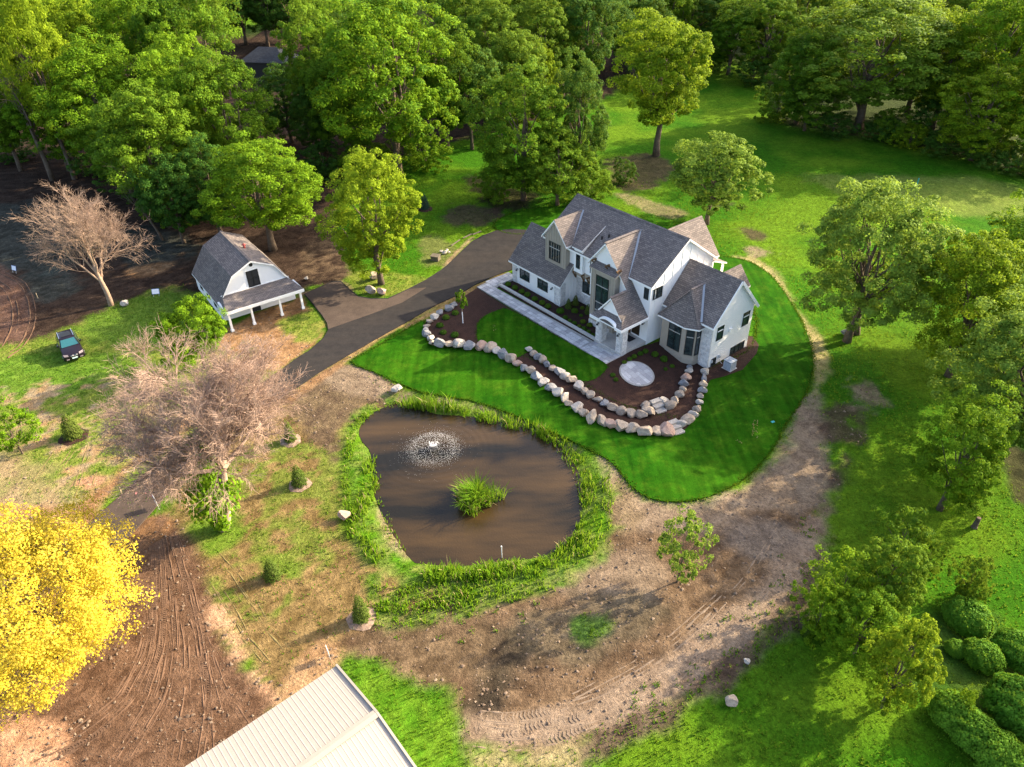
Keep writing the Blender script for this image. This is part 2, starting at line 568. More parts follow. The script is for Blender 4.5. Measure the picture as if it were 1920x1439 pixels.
t = NT('paver_stone')
oi = t.n("ShaderNodeObjectInfo")
f, g = t.noise(9, 3, 0.7, t.pos()), t.noise(1.4, 3, 0.6, t.pos())
c = t.mix(oi.outputs["Random"], (0.30, 0.29, 0.30), (0.56, 0.545, 0.54))
c = t.mix(t.ramp(g, 0.4, 0.7, 0, 0.5), c, (0.37, 0.355, 0.37))
t.base(t.mul(c, t.ramp(f, 0.2, 0.8, 0.8, 1.2)))
t.set(0.85, 0, 0.25)
t.bump(f, 0.2, 0.01)
M['paver'] = t.mat
t = NT('car_paint')
t.base((0.012, 0.008, 0.014)); t.set(0.3, 0.0, 0.3)
t.b.inputs["Coat Weight"].default_value = 0.15
M['carpaint'] = t.mat
t = NT('car_windscreen')
t.base((0.02, 0.10, 0.12)); t.set(0.05, 0, 0.9)
M['carglass'] = t.mat
M['tyre'] = plain('tyre_rubber', (0.015, 0.015, 0.016), 0.85)
M['chrome'] = plain('chrome', (0.62, 0.62, 0.66), 0.2, 0.9)
M['lamp'] = plain('headlamp_lens', (0.24, 0.20, 0.21), 0.2)
M['plate'] = plain('number_plate', (0.55, 0.72, 0.74), 0.4)

# ---------------------------------------------------------------- terrain
POND_PX = [(757, 755), (730, 763), (700, 777), (677, 803), (680, 827), (697, 850), (702, 913), (710, 943), (723, 973), (750, 1017), (773, 1047), (793, 1055),
           (873, 1058), (940, 1050), (1007, 1043), (1050, 1023), (1077, 993), (1090, 947), (1087, 903), (1067, 857), (1040, 827), (1000, 810), (940, 793), (873, 782), (817, 778), (787, 763)]
WATER_Z = -0.4
POND = smooth_closed(np.array([upz(x, y, WATER_Z)[:2] for x, y in POND_PX]), 4)

def axis(lo, hi, step, far):
    a = list(np.arange(lo, hi + 1e-6, step))
    s, x = step, hi
    while x < far:
        s *= 1.35
        x += s
        a.append(x)
    s, x = step, lo
    while x > -far:
        s *= 1.35
        x -= s
        a.insert(0, x)
    return np.array(a)

gx, gy = axis(-72, 72, 0.4, 1600), axis(17, 150, 0.4, 1800)
GX, GY = np.meshgrid(gx, gy)
nx, ny = len(gx), len(gy)
X, Y = GX.ravel(), GY.ravel()
Z = g0(X, Y)
near = (np.abs(X + 2) < 30) & (Y > 25) & (Y < 75)
pd = np.full(X.shape, 99.0)
pd[near] = sdist(POND, X[near], Y[near])
Z = Z - 0.36 * sm((1.5 - pd) / 1.5) - 1.2 * sm((0.1 - pd) / 1.6)
nA, nB, nC = fbm(X * 0.5, Y * 0.5, 3), fbm(X * 1.6, Y * 1.6, 5), fbm(X * 0.12, Y * 0.12, 9)
nD = fbm(X * 0.9 + 40, Y * 0.9, 21)

C0, C1 = np.array([0.030, 0.105, 0.004]), np.array([0.080, 0.155, 0.008])
k = np.clip((nC - 0.35) / 0.3, 0, 1)[:, None]
SOIL = C0 * (1 - k) + C1 * k
GRASSY = np.ones(len(X))            # how much tall grass may grow here

def paint(px, c0, c1=None, feather=1.2, wob=1.6, alpha=1.0, patch=None, grass=0.0, line=None):
    """soil or grass of another colour on a patch of ground with a ragged edge"""
    global SOIL, GRASSY
    c0 = np.array(c0); c1 = c0 if c1 is None else np.array(c1)
    W = wline(px) if line else wpoly(px)
    m = (X > W[:, 0].min() - 6) & (X < W[:, 0].max() + 6) & (Y > W[:, 1].min() - 6) & (Y < W[:, 1].max() + 6)
    if not m.any():
        return
    d = (ldist(W, X[m], Y[m]) - line) if line else sdist(W, X[m], Y[m])
    d = d + (nA[m] - 0.5) * 2 * wob + (nB[m] - 0.5) * wob * 0.9
    w = sm(0.5 - d / feather) * alpha
    if patch is not None:
        w = w * sm((nD[m] - patch + 0.06) / 0.12)
    q = np.clip((nB[m] - 0.32) / 0.36, 0, 1)[:, None]
    c = c0 * (1 - q) + c1 * q
    SOIL[m] = SOIL[m] * (1 - w[:, None]) + c * w[:, None]
    GRASSY[m] = GRASSY[m] * (1 - w) + grass * w

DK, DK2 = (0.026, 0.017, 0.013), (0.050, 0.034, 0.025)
TAN, TAN2 = (0.170, 0.126, 0.088), (0.225, 0.172, 0.122)
OR, OR2 = (0.175, 0.095, 0.045), (0.29, 0.175, 0.09)
MUD, MUD2 = (0.078, 0.044, 0.027), (0.130, 0.078, 0.050)
YG, YG2 = (0.095, 0.150, 0.018), (0.165, 0.190, 0.035)
BG_, BG2 = (0.050, 0.140, 0.010), (0.095, 0.190, 0.018)
OLV, OLV2 = (0.105, 0.072, 0.028), (0.195, 0.135, 0.060)

# woods floor on the left and along the back
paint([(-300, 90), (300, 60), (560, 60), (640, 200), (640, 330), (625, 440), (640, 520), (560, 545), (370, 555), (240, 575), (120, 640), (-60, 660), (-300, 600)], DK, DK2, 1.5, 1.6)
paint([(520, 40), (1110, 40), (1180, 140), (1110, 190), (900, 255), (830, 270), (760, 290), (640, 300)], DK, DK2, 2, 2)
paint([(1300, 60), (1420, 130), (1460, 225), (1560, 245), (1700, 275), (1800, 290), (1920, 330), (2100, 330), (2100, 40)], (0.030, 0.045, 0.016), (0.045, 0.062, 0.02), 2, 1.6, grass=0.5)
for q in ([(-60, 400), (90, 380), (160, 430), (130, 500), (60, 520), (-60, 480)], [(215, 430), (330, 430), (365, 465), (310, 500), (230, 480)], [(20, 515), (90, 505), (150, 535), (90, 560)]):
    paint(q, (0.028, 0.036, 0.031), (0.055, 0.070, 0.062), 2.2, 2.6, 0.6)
paint([(240, 505), (290, 495), (330, 490), (300, 512), (245, 520)], OR, OR2, 0.8, 0.6, 0.6)
paint([(-20, 500), (30, 520), (55, 570), (45, 640), (-20, 660)], (0.085, 0.048, 0.034), (0.125, 0.075, 0.055), 0.8, 0.5)
# left meadow
paint([(-200, 660), (60, 640), (200, 580), (330, 540), (430, 610), (430, 680), (560, 690), (540, 760), (420, 790), (330, 850), (190, 955), (100, 985), (-200, 1010)], YG, YG2, 1.8, 1.2, grass=0.9)
paint([(180, 585), (340, 545), (420, 620), (330, 650), (160, 640)], (0.055, 0.115, 0.014), (0.08, 0.15, 0.018), 1.5, 1.2, 0.8, grass=1)
paint([(-100, 690), (110, 660), (250, 670), (190, 720), (0, 750), (-100, 740)], (0.06, 0.14, 0.012), (0.09, 0.175, 0.018), 1.5, 1.4, 0.8, grass=1)
paint([(-200, 780), (260, 700), (330, 800), (180, 950), (-200, 1000)], OR2, TAN2, 1.2, 1.4, 0.9, patch=0.56)
paint([(-200, 850), (60, 850), (120, 900), (150, 965), (60, 1000), (-200, 1000)], (0.20, 0.155, 0.08), (0.27, 0.205, 0.115), 2.4, 1.6, 0.75, grass=0.2)
paint([(140, 900), (190, 885), (200, 905), (150, 915)], (0.30, 0.17, 0.10), None, 0.5, 0.5)
paint([(165, 975), (255, 880), (320, 835), (420, 745), (400, 735), (300, 815), (215, 885), (150, 955)], OR, OR2, 1.0, 0.8)
paint([(-300, 985), (190, 955), (235, 1030), (140, 1340), (-300, 1360)], OR, OR2, 1.2, 0.8)
# barn forecourt
paint([(415, 628), (450, 600), (560, 560), (578, 583), (520, 605), (600, 600), (606, 628), (560, 665), (530, 690), (430, 690), (395, 650)], OR, OR2, 0.9, 1.0)
paint([(530, 600), (590, 585), (606, 612), (585, 640), (545, 632)], YG, YG2, 0.7, 0.8, 0.9, grass=1)
paint([(410, 650), (470, 640), (480, 665), (420, 680)], (0.07, 0.12, 0.02), YG, 0.8, 0.8, 0.8, patch=0.5, grass=1)
paint([(655, 510), (760, 515), (800, 525), (740, 552), (690, 556), (660, 540)], YG, YG2, 0.9, 0.6, grass=1)
paint([(620, 430), (655, 500), (640, 525), (580, 530), (560, 480)], DK, (0.10, 0.07, 0.045), 1.2, 1)
# between left road and pond
paint([(330, 860), (400, 800), (560, 730), (650, 680), (760, 740), (690, 770), (650, 800), (640, 900), (645, 1000), (720, 1070), (840, 1110), (720, 1180), (640, 1240), (520, 1310), (430, 1180), (380, 1080), (330, 1000)], OLV, OLV2, 1.2, 1.0, grass=0.35)
paint([(400, 860), (640, 820), (640, 1010), (560, 1100), (430, 1080), (350, 1000)], (0.10, 0.135, 0.02), YG, 1.0, 1.2, 0.75, patch=0.50, grass=0.9)
paint([(340, 985), (420, 960), (460, 1000), (420, 1040), (360, 1020)], (0.085, 0.16, 0.014), YG, 0.9, 0.8, 0.9, grass=1)
paint([(390, 1080), (520, 1050), (560, 1080), (500, 1160), (420, 1150)], (0.09, 0.14, 0.018), YG, 1.0, 1.2, 0.8, patch=0.46, grass=1)
paint([(540, 740), (650, 690), (755, 738), (690, 765), (640, 810), (635, 870), (600, 850), (560, 800)], (0.075, 0.052, 0.034), (0.13, 0.095, 0.055), 1.2, 1.2)
paint([(600, 700), (660, 685), (730, 725), (720, 745), (660, 740)], TAN, TAN2, 1.0, 1.0, 0.7)
paint([(655, 686), (700, 700), (760, 735), (880, 752), (1000, 790), (1090, 838), (1085, 848), (985, 803), (870, 764), (750, 748)], TAN, TAN2, 0.6, 0.5, 0.85, grass=0.3)
# mud yard, lower left
paint([(215, 1030), (300, 975), (345, 985), (395, 1090), (425, 1190), (480, 1260), (525, 1315), (345, 1500), (-250, 1500), (-250, 1330), (60, 1320), (180, 1180)], MUD, MUD2, 1.0, 0.7)
paint([(-250, 1345), (60, 1345), (128, 1370), (120, 1440), (90, 1500), (-250, 1500)], (0.30, 0.165, 0.095), (0.40, 0.24, 0.15), 0.6, 0.7)
paint([(395, 1140), (430, 1150), (470, 1240), (525, 1300), (510, 1330), (450, 1250), (405, 1190)], (0.32, 0.19, 0.115), (0.42, 0.27, 0.17), 0.6, 0.8, 0.9)
paint([(520, 1290), (600, 1200), (640, 1235), (560, 1310)], (0.27, 0.16, 0.085), (0.33, 0.21, 0.12), 0.8, 0.8, 0.8)
paint([(220, 1000), (300, 960), (330, 985), (240, 1035)], OR, MUD2, 0.6, 0.6)
# brown flats south of the pond, sandy haul track
paint([(640, 1200), (720, 1170), (860, 1130), (1010, 1105), (1110, 1045), (1150, 960), (1150, 900), (1215, 935), (1330, 960), (1420, 900), (1480, 830), (1520, 760), (1555, 860), (1550, 950), (1500, 1110), (1400, 1230), (1290, 1300), (1130, 1385), (1000, 1420), (890, 1400), (850, 1330), (740, 1270), (650, 1240)], (0.070, 0.045, 0.027), (0.145, 0.098, 0.060), 1.4, 1.4)
paint([(1120, 870), (1150, 860), (1190, 915), (1260, 945), (1330, 940), (1420, 890), (1470, 820), (1530, 730), (1560, 850), (1545, 950), (1400, 960), (1330, 1000), (1230, 990), (1170, 980)], TAN, TAN2, 1.4, 1.2, 0.85)
paint([(1040, 1070), (1110, 1050), (1200, 1030), (1270, 1080), (1180, 1140), (1070, 1130)], TAN, TAN2, 1.6, 1.6, 0.7)
paint([(880, 1395), (870, 1345), (1000, 1335), (1150, 1290), (1280, 1205), (1400, 1110), (1480, 1010), (1550, 960), (1530, 1050), (1450, 1160), (1330, 1265), (1180, 1345), (1010, 1395)], (0.180, 0.130, 0.092), (0.228, 0.172, 0.124), 1.2, 0.9)
paint([(930, 1180), (985, 1190), (990, 1270), (940, 1320), (900, 1330), (880, 1260)], (0.022, 0.018, 0.014), (0.050, 0.040, 0.027), 1.8, 1.8, 0.95)
paint([(960, 1160), (1080, 1120), (1230, 1130), (1240, 1170), (1130, 1220), (1020, 1240)], (0.075, 0.060, 0.038), (0.120, 0.096, 0.062), 1.6, 1.6, 0.8)
paint([(690, 1190), (830, 1160), (920, 1190), (900, 1270), (780, 1280)], (0.070, 0.048, 0.028), (0.130, 0.092, 0.055), 1.6, 1.6, 0.85)
paint([(1080, 1160), (1130, 1155), (1150, 1180), (1090, 1200)], (0.05, 0.12, 0.015), None, 0.6, 0.8, 0.8, grass=1)
paint([(1370, 980), (1450, 970), (1510, 1010), (1450, 1040), (1390, 1030)], (0.13, 0.105, 0.085), (0.19, 0.155, 0.125), 1.6, 1.4, 0.8)
paint([(1150, 900), (1190, 925), (1200, 970), (1170, 1000), (1140, 960)], (0.12, 0.088, 0.052), (0.19, 0.14, 0.085), 1.2, 1.0, 0.9)
paint([(1545, 1000), (1520, 1060), (1480, 1140), (1410, 1220), (1310, 1290), (1200, 1350), (1090, 1400), (1100, 1500), (990, 1500), (1100, 1420), (1260, 1350), (1400, 1260), (1480, 1190), (1530, 1110)], (0.060, 0.042, 0.030), (0.12, 0.088, 0.06), 1.0, 1.2, 0.95, grass=1.1)
paint([(870, 1400), (1000, 1410), (1080, 1400), (1050, 1500), (900, 1500)], (0.20, 0.175, 0.08), (0.27, 0.22, 0.12), 1.0, 1.0, 0.9, grass=0.6)
# grass by the metal roof
paint([(640, 1245), (720, 1255), (850, 1335), (860, 1400), (930, 1460), (960, 1520), (760, 1520)], (0.046, 0.125, 0.006), (0.085, 0.165, 0.012), 0.9, 0.8, grass=1.6)
# grass round the pond
paint([(720, 1180), (700, 1110), (665, 1000), (648, 880), (652, 800), (690, 752), (800, 735), (960, 770), (1080, 840), (1150, 900), (1150, 1010), (1060, 1090), (860, 1150)], (0.06, 0.13, 0.012), (0.14, 0.17, 0.04), 1.0, 0.9, 0.9, patch=0.42, grass=1)
paint([(722, 915), (735, 950), (752, 1000), (775, 1035), (755, 1045), (722, 1000), (706, 950)], OLV, TAN2, .6, .6, .8, grass=.3)
# right hand rough grass: soil patches and straw edge
for q, c in (([(1335, 370), (1360, 365), (1365, 378), (1340, 385)], DK2), ([(1535, 770), (1600, 765), (1615, 830), (1560, 830)], DK2), ([(1565, 835), (1600, 850), (1570, 915), (1555, 890)], DK2), ([(1590, 725), (1640, 730), (1640, 755), (1600, 750)], (0.16, 0.12, 0.085)),
             ([(880, 330), (960, 350), (1010, 375), (940, 400), (900, 370)], DK), ([(840, 385), (930, 390), (940, 410), (850, 425)], DK2), ([(1140, 300), (1240, 290), (1260, 330), (1170, 360)], DK2), ([(1390, 430), (1425, 430), (1430, 445), (1395, 448)], DK2),
             ([(1410, 465), (1440, 470), (1445, 482), (1415, 480)], (0.16, 0.12, 0.085)), ([(780, 450), (840, 445), (850, 480), (800, 500)], (0.09, 0.10, 0.03))):
    paint(q, c, tuple(1.4 * v for v in c), 1.6, 2.0, 0.85)
paint([(1370, 478), (1430, 490), (1475, 540), (1505, 590), (1545, 640), (1550, 690), (1528, 740), (1520, 690), (1500, 610), (1460, 540), (1400, 498)], (0.24, 0.20, 0.09), (0.34, 0.28, 0.14), 1.0, 1.0, 0.85, grass=0.3)
paint([(1150, 360), (1220, 375), (1290, 400), (1260, 410), (1180, 385)], (0.15, 0.12, 0.07), (0.22, 0.17, 0.1), 1.0, 1.0, 0.7)
paint([(1500, 330), (1700, 330), (1900, 350), (2000, 420), (1800, 400), (1650, 380)], (0.13, 0.16, 0.035), (0.16, 0.18, 0.045), 3, 2, 0.6, grass=0.8)
paint([(1880, 830), (1960, 860), (1960, 960), (1900, 920)], DK2, None, 1.5, 1.2, 0.8)
paint([(1680, 1180), (1850, 1140), (1960, 1300), (1940, 1420), (1780, 1330), (1700, 1280)], (0.035, 0.07, 0.012), (0.06, 0.085, 0.02), 1.5, 1.5, 0.6)
# verge of the drive
paint([(760, 612), (860, 560), (945, 515), (800, 580), (690, 645), (560, 735), (548, 748)], OR, OR2, 0.5, 0.3, 0.8, line=0.5)
paint([(885, 446), (850, 480), (825, 512), (780, 540), (720, 566), (668, 562), (640, 528), (565, 552)], (0.22, 0.14, 0.09), (0.32, 0.22, 0.14), 0.45, 0.25, 0.8, line=0.25)

idx = np.arange(nx * ny).reshape(ny, nx)
FQ = np.stack([idx[:-1, :-1], idx[:-1, 1:], idx[1:, 1:], idx[1:, :-1]], -1).reshape(-1, 4)
# small relief: clods and tussocks, none under the building or drive
Z = Z + (nB - 0.5) * 0.10 * np.clip(np.abs(pd) / 2, 0, 1) - 0.06
me = np_mesh("ground", np.stack([X, Y, Z], 1), FQ, smooth=True)
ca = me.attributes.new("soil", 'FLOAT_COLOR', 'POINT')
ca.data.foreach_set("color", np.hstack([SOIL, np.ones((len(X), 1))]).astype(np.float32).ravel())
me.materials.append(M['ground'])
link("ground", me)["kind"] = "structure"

def grid_at(A, x, y):
    i = np.clip(np.searchsorted(gx, x) - 1, 0, nx - 2)
    j = np.clip(np.searchsorted(gy, y) - 1, 0, ny - 2)
    return A.reshape(ny, nx)[j, i]

def clip_half(P, axis_, val, keep_less):
    out = []
    for i in range(len(P)):
        a, b = P[i - 1], P[i]
        ia, ib = (a[axis_] <= val) == keep_less, (b[axis_] <= val) == keep_less
        if ia != ib:
            t = (val - a[axis_]) / (b[axis_] - a[axis_])
            q = [a[0] + (b[0] - a[0]) * t, a[1] + (b[1] - a[1]) * t]
            q[axis_] = val
            out.append(q)
        if ib:
            out.append(list(b))
    return out

def sheet(name, W, off, mat, cell=0.8, skirt=0.15):
    """a thin layer laid over the terrain inside the outline W, with a real edge"""
    mb = MB()
    x0, y0, x1, y1 = W[:, 0].min(), W[:, 1].min(), W[:, 0].max(), W[:, 1].max()
    area = sum(W[i - 1][0] * W[i][1] - W[i][0] * W[i - 1][1] for i in range(len(W)))
    P0 = [list(q) for q in (W if area > 0 else W[::-1])]
    y = y0
    while y < y1:
        row = clip_half(clip_half(P0, 1, y, False), 1, y + cell, True)
        x = x0
        while x < x1 and row:
            c = clip_half(clip_half(row, 0, x, False), 0, x + cell, True)
            if len(c) >= 3:
                mb.face([(px_, py_, float(g0(px_, py_)) + off) for px_, py_ in c])
            x += cell
        y += cell
    for i in range(len(P0)):
        a, b = P0[i - 1], P0[i]
        za, zb = float(g0(*a)) + off, float(g0(*b)) + off
        mb.face([(a[0], a[1], za), (a[0], a[1], za - skirt), (b[0], b[1], zb - skirt), (b[0], b[1], zb)])
    return mb.build(name, mat, None, "structure")

# pond water
mb = MB()
c = POND.mean(0)
W2 = c + (POND - c) * 1.015
for i in range(len(W2)):
    mb.face([(c[0], c[1], WATER_Z), (*W2[i - 1], WATER_Z), (*W2[i], WATER_Z)][::-1])
if Vector(np.cross(np.array(mb.v[1]) - np.array(mb.v[0]), np.array(mb.v[2]) - np.array(mb.v[0]))).z < 0:
    mb.f = [q[::-1] for q in mb.f]
mb.build("water", M['water'], None, "structure")

LAWN = wpoly([(660, 679), (704, 652), (768, 615), (796, 603), (800, 640), (845, 655), (905, 648), (965, 660), (1030, 690), (1110, 730), (1200, 770), (1290, 780), (1318, 720), (1328, 690), (1400, 660), (1420, 610), (1400, 560), (1330, 520), (1330, 480),
              (1395, 488), (1430, 505), (1462, 536), (1490, 578), (1511, 620), (1524, 668), (1520, 712), (1500, 756), (1472, 796), (1450, 840), (1410, 885), (1362, 918), (1312, 936), (1260, 941), (1215, 933), (1180, 908), (1163, 885), (1138, 861), (1098, 840), (1040, 812),
              (960, 777), (880, 751), (800, 738), (748, 719), (700, 697)], True, 3)
sheet("lawn", LAWN, 0.03, M['lawn'])
BACKLAWN = wpoly([(925, 425), (955, 402), (1010, 390), (1095, 386), (1130, 400), (1060, 430), (970, 440)], True, 3)
sheet("lawn", BACKLAWN, 0.03, M['lawn'])
MULCHBED = wpoly([(797, 606), (830, 584), (862, 562), (895, 541), (960, 582), (1040, 628), (1135, 684), (1160, 668), (1200, 652), (1240, 640), (1300, 660), (1345, 660), (1390, 628), (1411, 632), (1423, 648), (1418, 664), (1392, 694), (1360, 706), (1332, 713), (1320, 735), (1306, 780), (1286, 805),
                  (1255, 816), (1200, 811), (1150, 799), (1100, 779), (1050, 746), (1010, 711), (985, 688), (962, 670), (930, 660), (890, 652), (840, 650), (806, 640), (796, 622)], False)
sheet("mulch_bed", MULCHBED, 0.055, M['mulch'], 0.7)
FRONTBED = np.array([house_to_world(a, b, 0)[:2] for a, b in ((-8.2, -2.3), (-8.2, 0.05), (0.0, 0.05), (0.0, 2.5), (5, 2.5), (5, 0), (7.7, 0), (7.7, -2.3))])
sheet("mulch_bed", FRONTBED, 0.058, M['mulch'], 0.7)
INNER = wpoly([(894, 624), (897, 606), (912, 592), (934, 583), (953, 581), (1000, 606), (1050, 635), (1100, 663), (1137, 684), (1131, 700), (1110, 714), (1086, 715), (1064, 704), (1040, 690), (1012, 668), (992, 661), (968, 672), (945, 664), (910, 655), (897, 642)], True, 3)
sheet("lawn", INNER, 0.075, M['lawn'], 0.7)
DRIVE = wpoly([(1010, 440), (990, 432), (960, 430), (930, 433), (905, 442), (884, 454), (862, 475), (845, 492), (831, 504), (799, 525), (768, 541), (727, 560), (695, 560), (672, 556), (657, 544), (639, 527), (622, 528), (597, 540), (570, 552), (584, 568), (602, 590), (613, 606),
               (615, 620), (607, 634), (581, 657), (558, 671), (530, 692), (480, 727), (430, 762), (375, 803), (330, 838), (352, 880), (400, 840), (470, 787), (545, 735), (601, 697), (655, 665), (707, 635), (768, 601), (820, 571), (858, 554), (893, 533),
               (939, 513), (980, 500)], False)
sheet("driveway", DRIVE, 0.045, M['asphalt'], 0.8)
DUST = wpoly([(440, 755), (400, 784), (340, 829), (262, 898), (200, 953), (150, 1000), (90, 1060), (150, 1110), (213, 1036), (262, 986), (294, 950), (338, 891), (398, 838), (430, 800)], False)
sheet("gravel_drive", DUST, 0.052, M['dustsunasphalt'], 0.8)

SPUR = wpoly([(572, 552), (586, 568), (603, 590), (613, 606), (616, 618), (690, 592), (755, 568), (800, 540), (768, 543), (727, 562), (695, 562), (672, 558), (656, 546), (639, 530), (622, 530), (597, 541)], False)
sheet("sunlit_dusty_apron", SPUR, 0.051, M['dustsunasphalt'], 0.8)  # dust plus sunlight painted into the colour, cut along the house's shadow line

# ruts and tread marks pressed into the soil: low berms either side of each wheel line
def ruts(name, lines, gauge, w, h, mat, tread=0.0):
    mb = MB()
    for px in lines:
        L = wline(px, 10)
        d = np.gradient(L, axis=0)
        d /= np.linalg.norm(d, axis=1)[:, None] + 1e-9
        nrm = np.stack([-d[:, 1], d[:, 0]], 1)
        s = np.concatenate([[0], np.cumsum(np.linalg.norm(np.diff(L, axis=0), axis=1))])
        for side in ((-0.5, 0.5) if gauge else (0,)):
            for edge in (-1, 1):
                c = L + nrm * (side * gauge + edge * w)
                hh = h * np.clip((fbm(s * 0.55 + 7 * edge + 3 * side + 13 * len(px), s * 0 + side, 31) - .36) * 4.5, -.4, 1.4)
                c = c + nrm * ((fbm(s * .5 + 40 * edge, s * 0 + side, 33) - .5) * .14)[:, None]
                for i in range(len(L) - 1):
                    P = []
                    for q in (i, i + 1):
                        z = float(g0(*c[q])) - 0.06 + (float(grid_at(nB, c[q][0], c[q][1])) - 0.5) * 0.1
                        P.append([(*(c[q] - nrm[q] * 0.11), z - 0.03), (*c[q], z + hh[q]), (*(c[q] + nrm[q] * 0.11), z - 0.03)])
                    mb.face([P[0][0], P[1][0], P[1][1], P[0][1]]); mb.face([P[0][1], P[1][1], P[1][2], P[0][2]])
            if tread:
                u = 0.0
                while u < s[-1]:
                    if vnoise(np.array([u * .7 + side * 9]), np.array([len(px) * 3.1]), 41)[0] < .45:
                        u += tread
                        continue
                    p = np.array([np.interp(u, s, L[:, 0]), np.interp(u, s, L[:, 1])])
                    i = min(int(np.searchsorted(s, u)), len(L) - 1)
                    z = float(g0(*p)) - 0.06 + (float(grid_at(nB, p[0], p[1])) - 0.5) * 0.1
                    for e in (-1, 1):
                        a = p + nrm[i] * side * gauge
                        b = a + nrm[i] * e * (w - 0.06) + d[i] * 0.10
                        t_ = d[i] * 0.05
                        mb.face([(*(a - t_), z + 0.022), (*(a + t_), z + 0.022), (*(b + t_), z + 0.018), (*(b - t_), z + 0.018)])
                    u += tread
    return mb.build(name, mat, None, "structure")

M['mudrut'] = noisy('mud_rut', (0.078, 0.044, 0.027), (0.125, 0.074, 0.047), 1.1, 8, 0.95, 0.6, 0.06)
M['sandrut'] = noisy('sand_rut', (0.145, 0.104, 0.073), (0.205, 0.155, 0.112), 1.1, 8, 0.95, 0.6, 0.06)
M['turfrut'] = noisy('worn_turf', (0.10, 0.085, 0.03), (0.16, 0.12, 0.05), 1.1, 8, 0.95, 0.6, 0.06)
LFT = np.array([(283, 1022), (278, 1110), (262, 1210), (215, 1300), (120, 1375), (20, 1420)], float)
RGT = np.array([(338, 992), (375, 1085), (415, 1190), (455, 1280), (505, 1350), (560, 1430)], float)
rr_ = random.Random(9)
fan = []
for i in range(26):
    u = rr_.uniform(0.02, 0.95)
    v = min(.97, max(.02, u + rr_.uniform(-.22, .22)))
    ts = np.linspace(0, 1, 6)
    q = [tuple(LFT[j] * (1 - (u + (v - u) * t)) + RGT[j] * (u + (v - u) * t)) for j, t in enumerate(ts)]
    k0 = rr_.choice((0, 0, 1, 2)); k1 = rr_.choice((4, 5, 6, 6))
    if k1 - k0 >= 3:
        fan.append(q[k0:k1])
for i, f_ in enumerate(fan):
    ruts("mud_ruts", [f_], 0, rr_.uniform(.10, .24), rr_.uniform(.012, .034), M['mudrut'], 0.17 if i % 3 == 0 else 0.0)
ruts("tread_marks", [[(890, 1378), (960, 1386), (1040, 1372), (1100, 1350)], [(900, 1352), (970, 1354), (1060, 1336)]], 0.7, 0.3, 0.015, M['sandrut'], 0.24)
ruts("sand_ruts", [[(1060, 1350), (1170, 1305), (1300, 1215), (1410, 1105), (1480, 1000)], [(1090, 1325), (1240, 1240), (1370, 1125)]], 1.6, 0.16, 0.018, M['sandrut'])
ruts("track_ruts", [[(-10, 515), (30, 540), (45, 590), (30, 640), (-5, 670)]], 1.7, 0.3, 0.08, M['mudrut'])
ruts("turf_ruts", [[(480, 1180), (440, 1110), (390, 1050)], [(520, 1230), (450, 1150), (410, 1090)], [(120, 845), (60, 930)], [(185, 830), (150, 940)]], 1.4, 0.18, 0.02, M['turfrut'])

# ---------------------------------------------------------------- paved front walk and round patio
walk = None
def hface(mb, pts):
    P = [house_to_world(a, b, 0) for a, b in pts]
    mb.ext([(p[0], p[1], float(g0(p[0], p[1])) + 0.085) for p in P], (0, 0, -0.12))

mb = MB()
hface(mb, [(-9.65, -4.22), (11.36, -4.25), (11.36, -2.2), (-8.1, -2.68)])
hface(mb, [(-9.7, -4.22), (-8.1, -2.68), (-8.45, 0.9), (-10.2, 0.9)])
walk = mb.build("front_walk", M['greystone'], None, "structure")

def rect_pack(a0, a1, b0, b1, r):
    """random ashlar of rectangular pavers"""
    out = []
    b = b0
    while b < b1 - 0.08:
        h = min(r.choice((0.42, 0.5, 0.62)), b1 - b)
        if b1 - (b + h) < 0.2:
            h = b1 - b
        a = a0 - r.random() * 0.4
        while a < a1 - 0.05:
            w = r.choice((0.42, 0.62, 0.62, 0.85))
            s, e = max(a, a0), min(a + w, a1)
            if e - s > 0.06:
                out.append((s, e, b, b + h))
            a += w
        b += h
    return out

def paver(poly, parent, z=0.088):
    mb = MB()
    P = [house_to_world(a, b, 0) for a, b in poly]
    mb.ext([(p[0], p[1], float(g0(p[0], p[1])) + z + 0.022) for p in P], (0, 0, -0.05))
    return mb.build("paver", M['paver'], parent)

pv = []
for a0, a1, b0, b1 in rect_pack(-9.5, 7.6, -4.22, -2.72, R_):
    left = -8.15 - (b0 + 2.7) * 1.0 if a0 < -8 else -99
    pv.append((max(a0, -9.75 + (b0 + 4.22) * 0.0), a1, b0, b1))
for a0, a1, b0, b1 in rect_pack(7.65, 11.33, -4.22, -2.2, R_):
    pv.append((a0, a1, b0, b1))
for a0, a1, b0, b1 in rect_pack(-10.1, -8.5, -2.68, 0.85, R_):
    pv.append((a0, a1, b0, b1))
for a0, a1, b0, b1 in pv[:290]:
    j = 0.02
    paver([(a0 + j, b0 + j), (a1 - j, b0 + j), (a1 - j, b1 - j), (a0 + j, b1 - j)], walk)

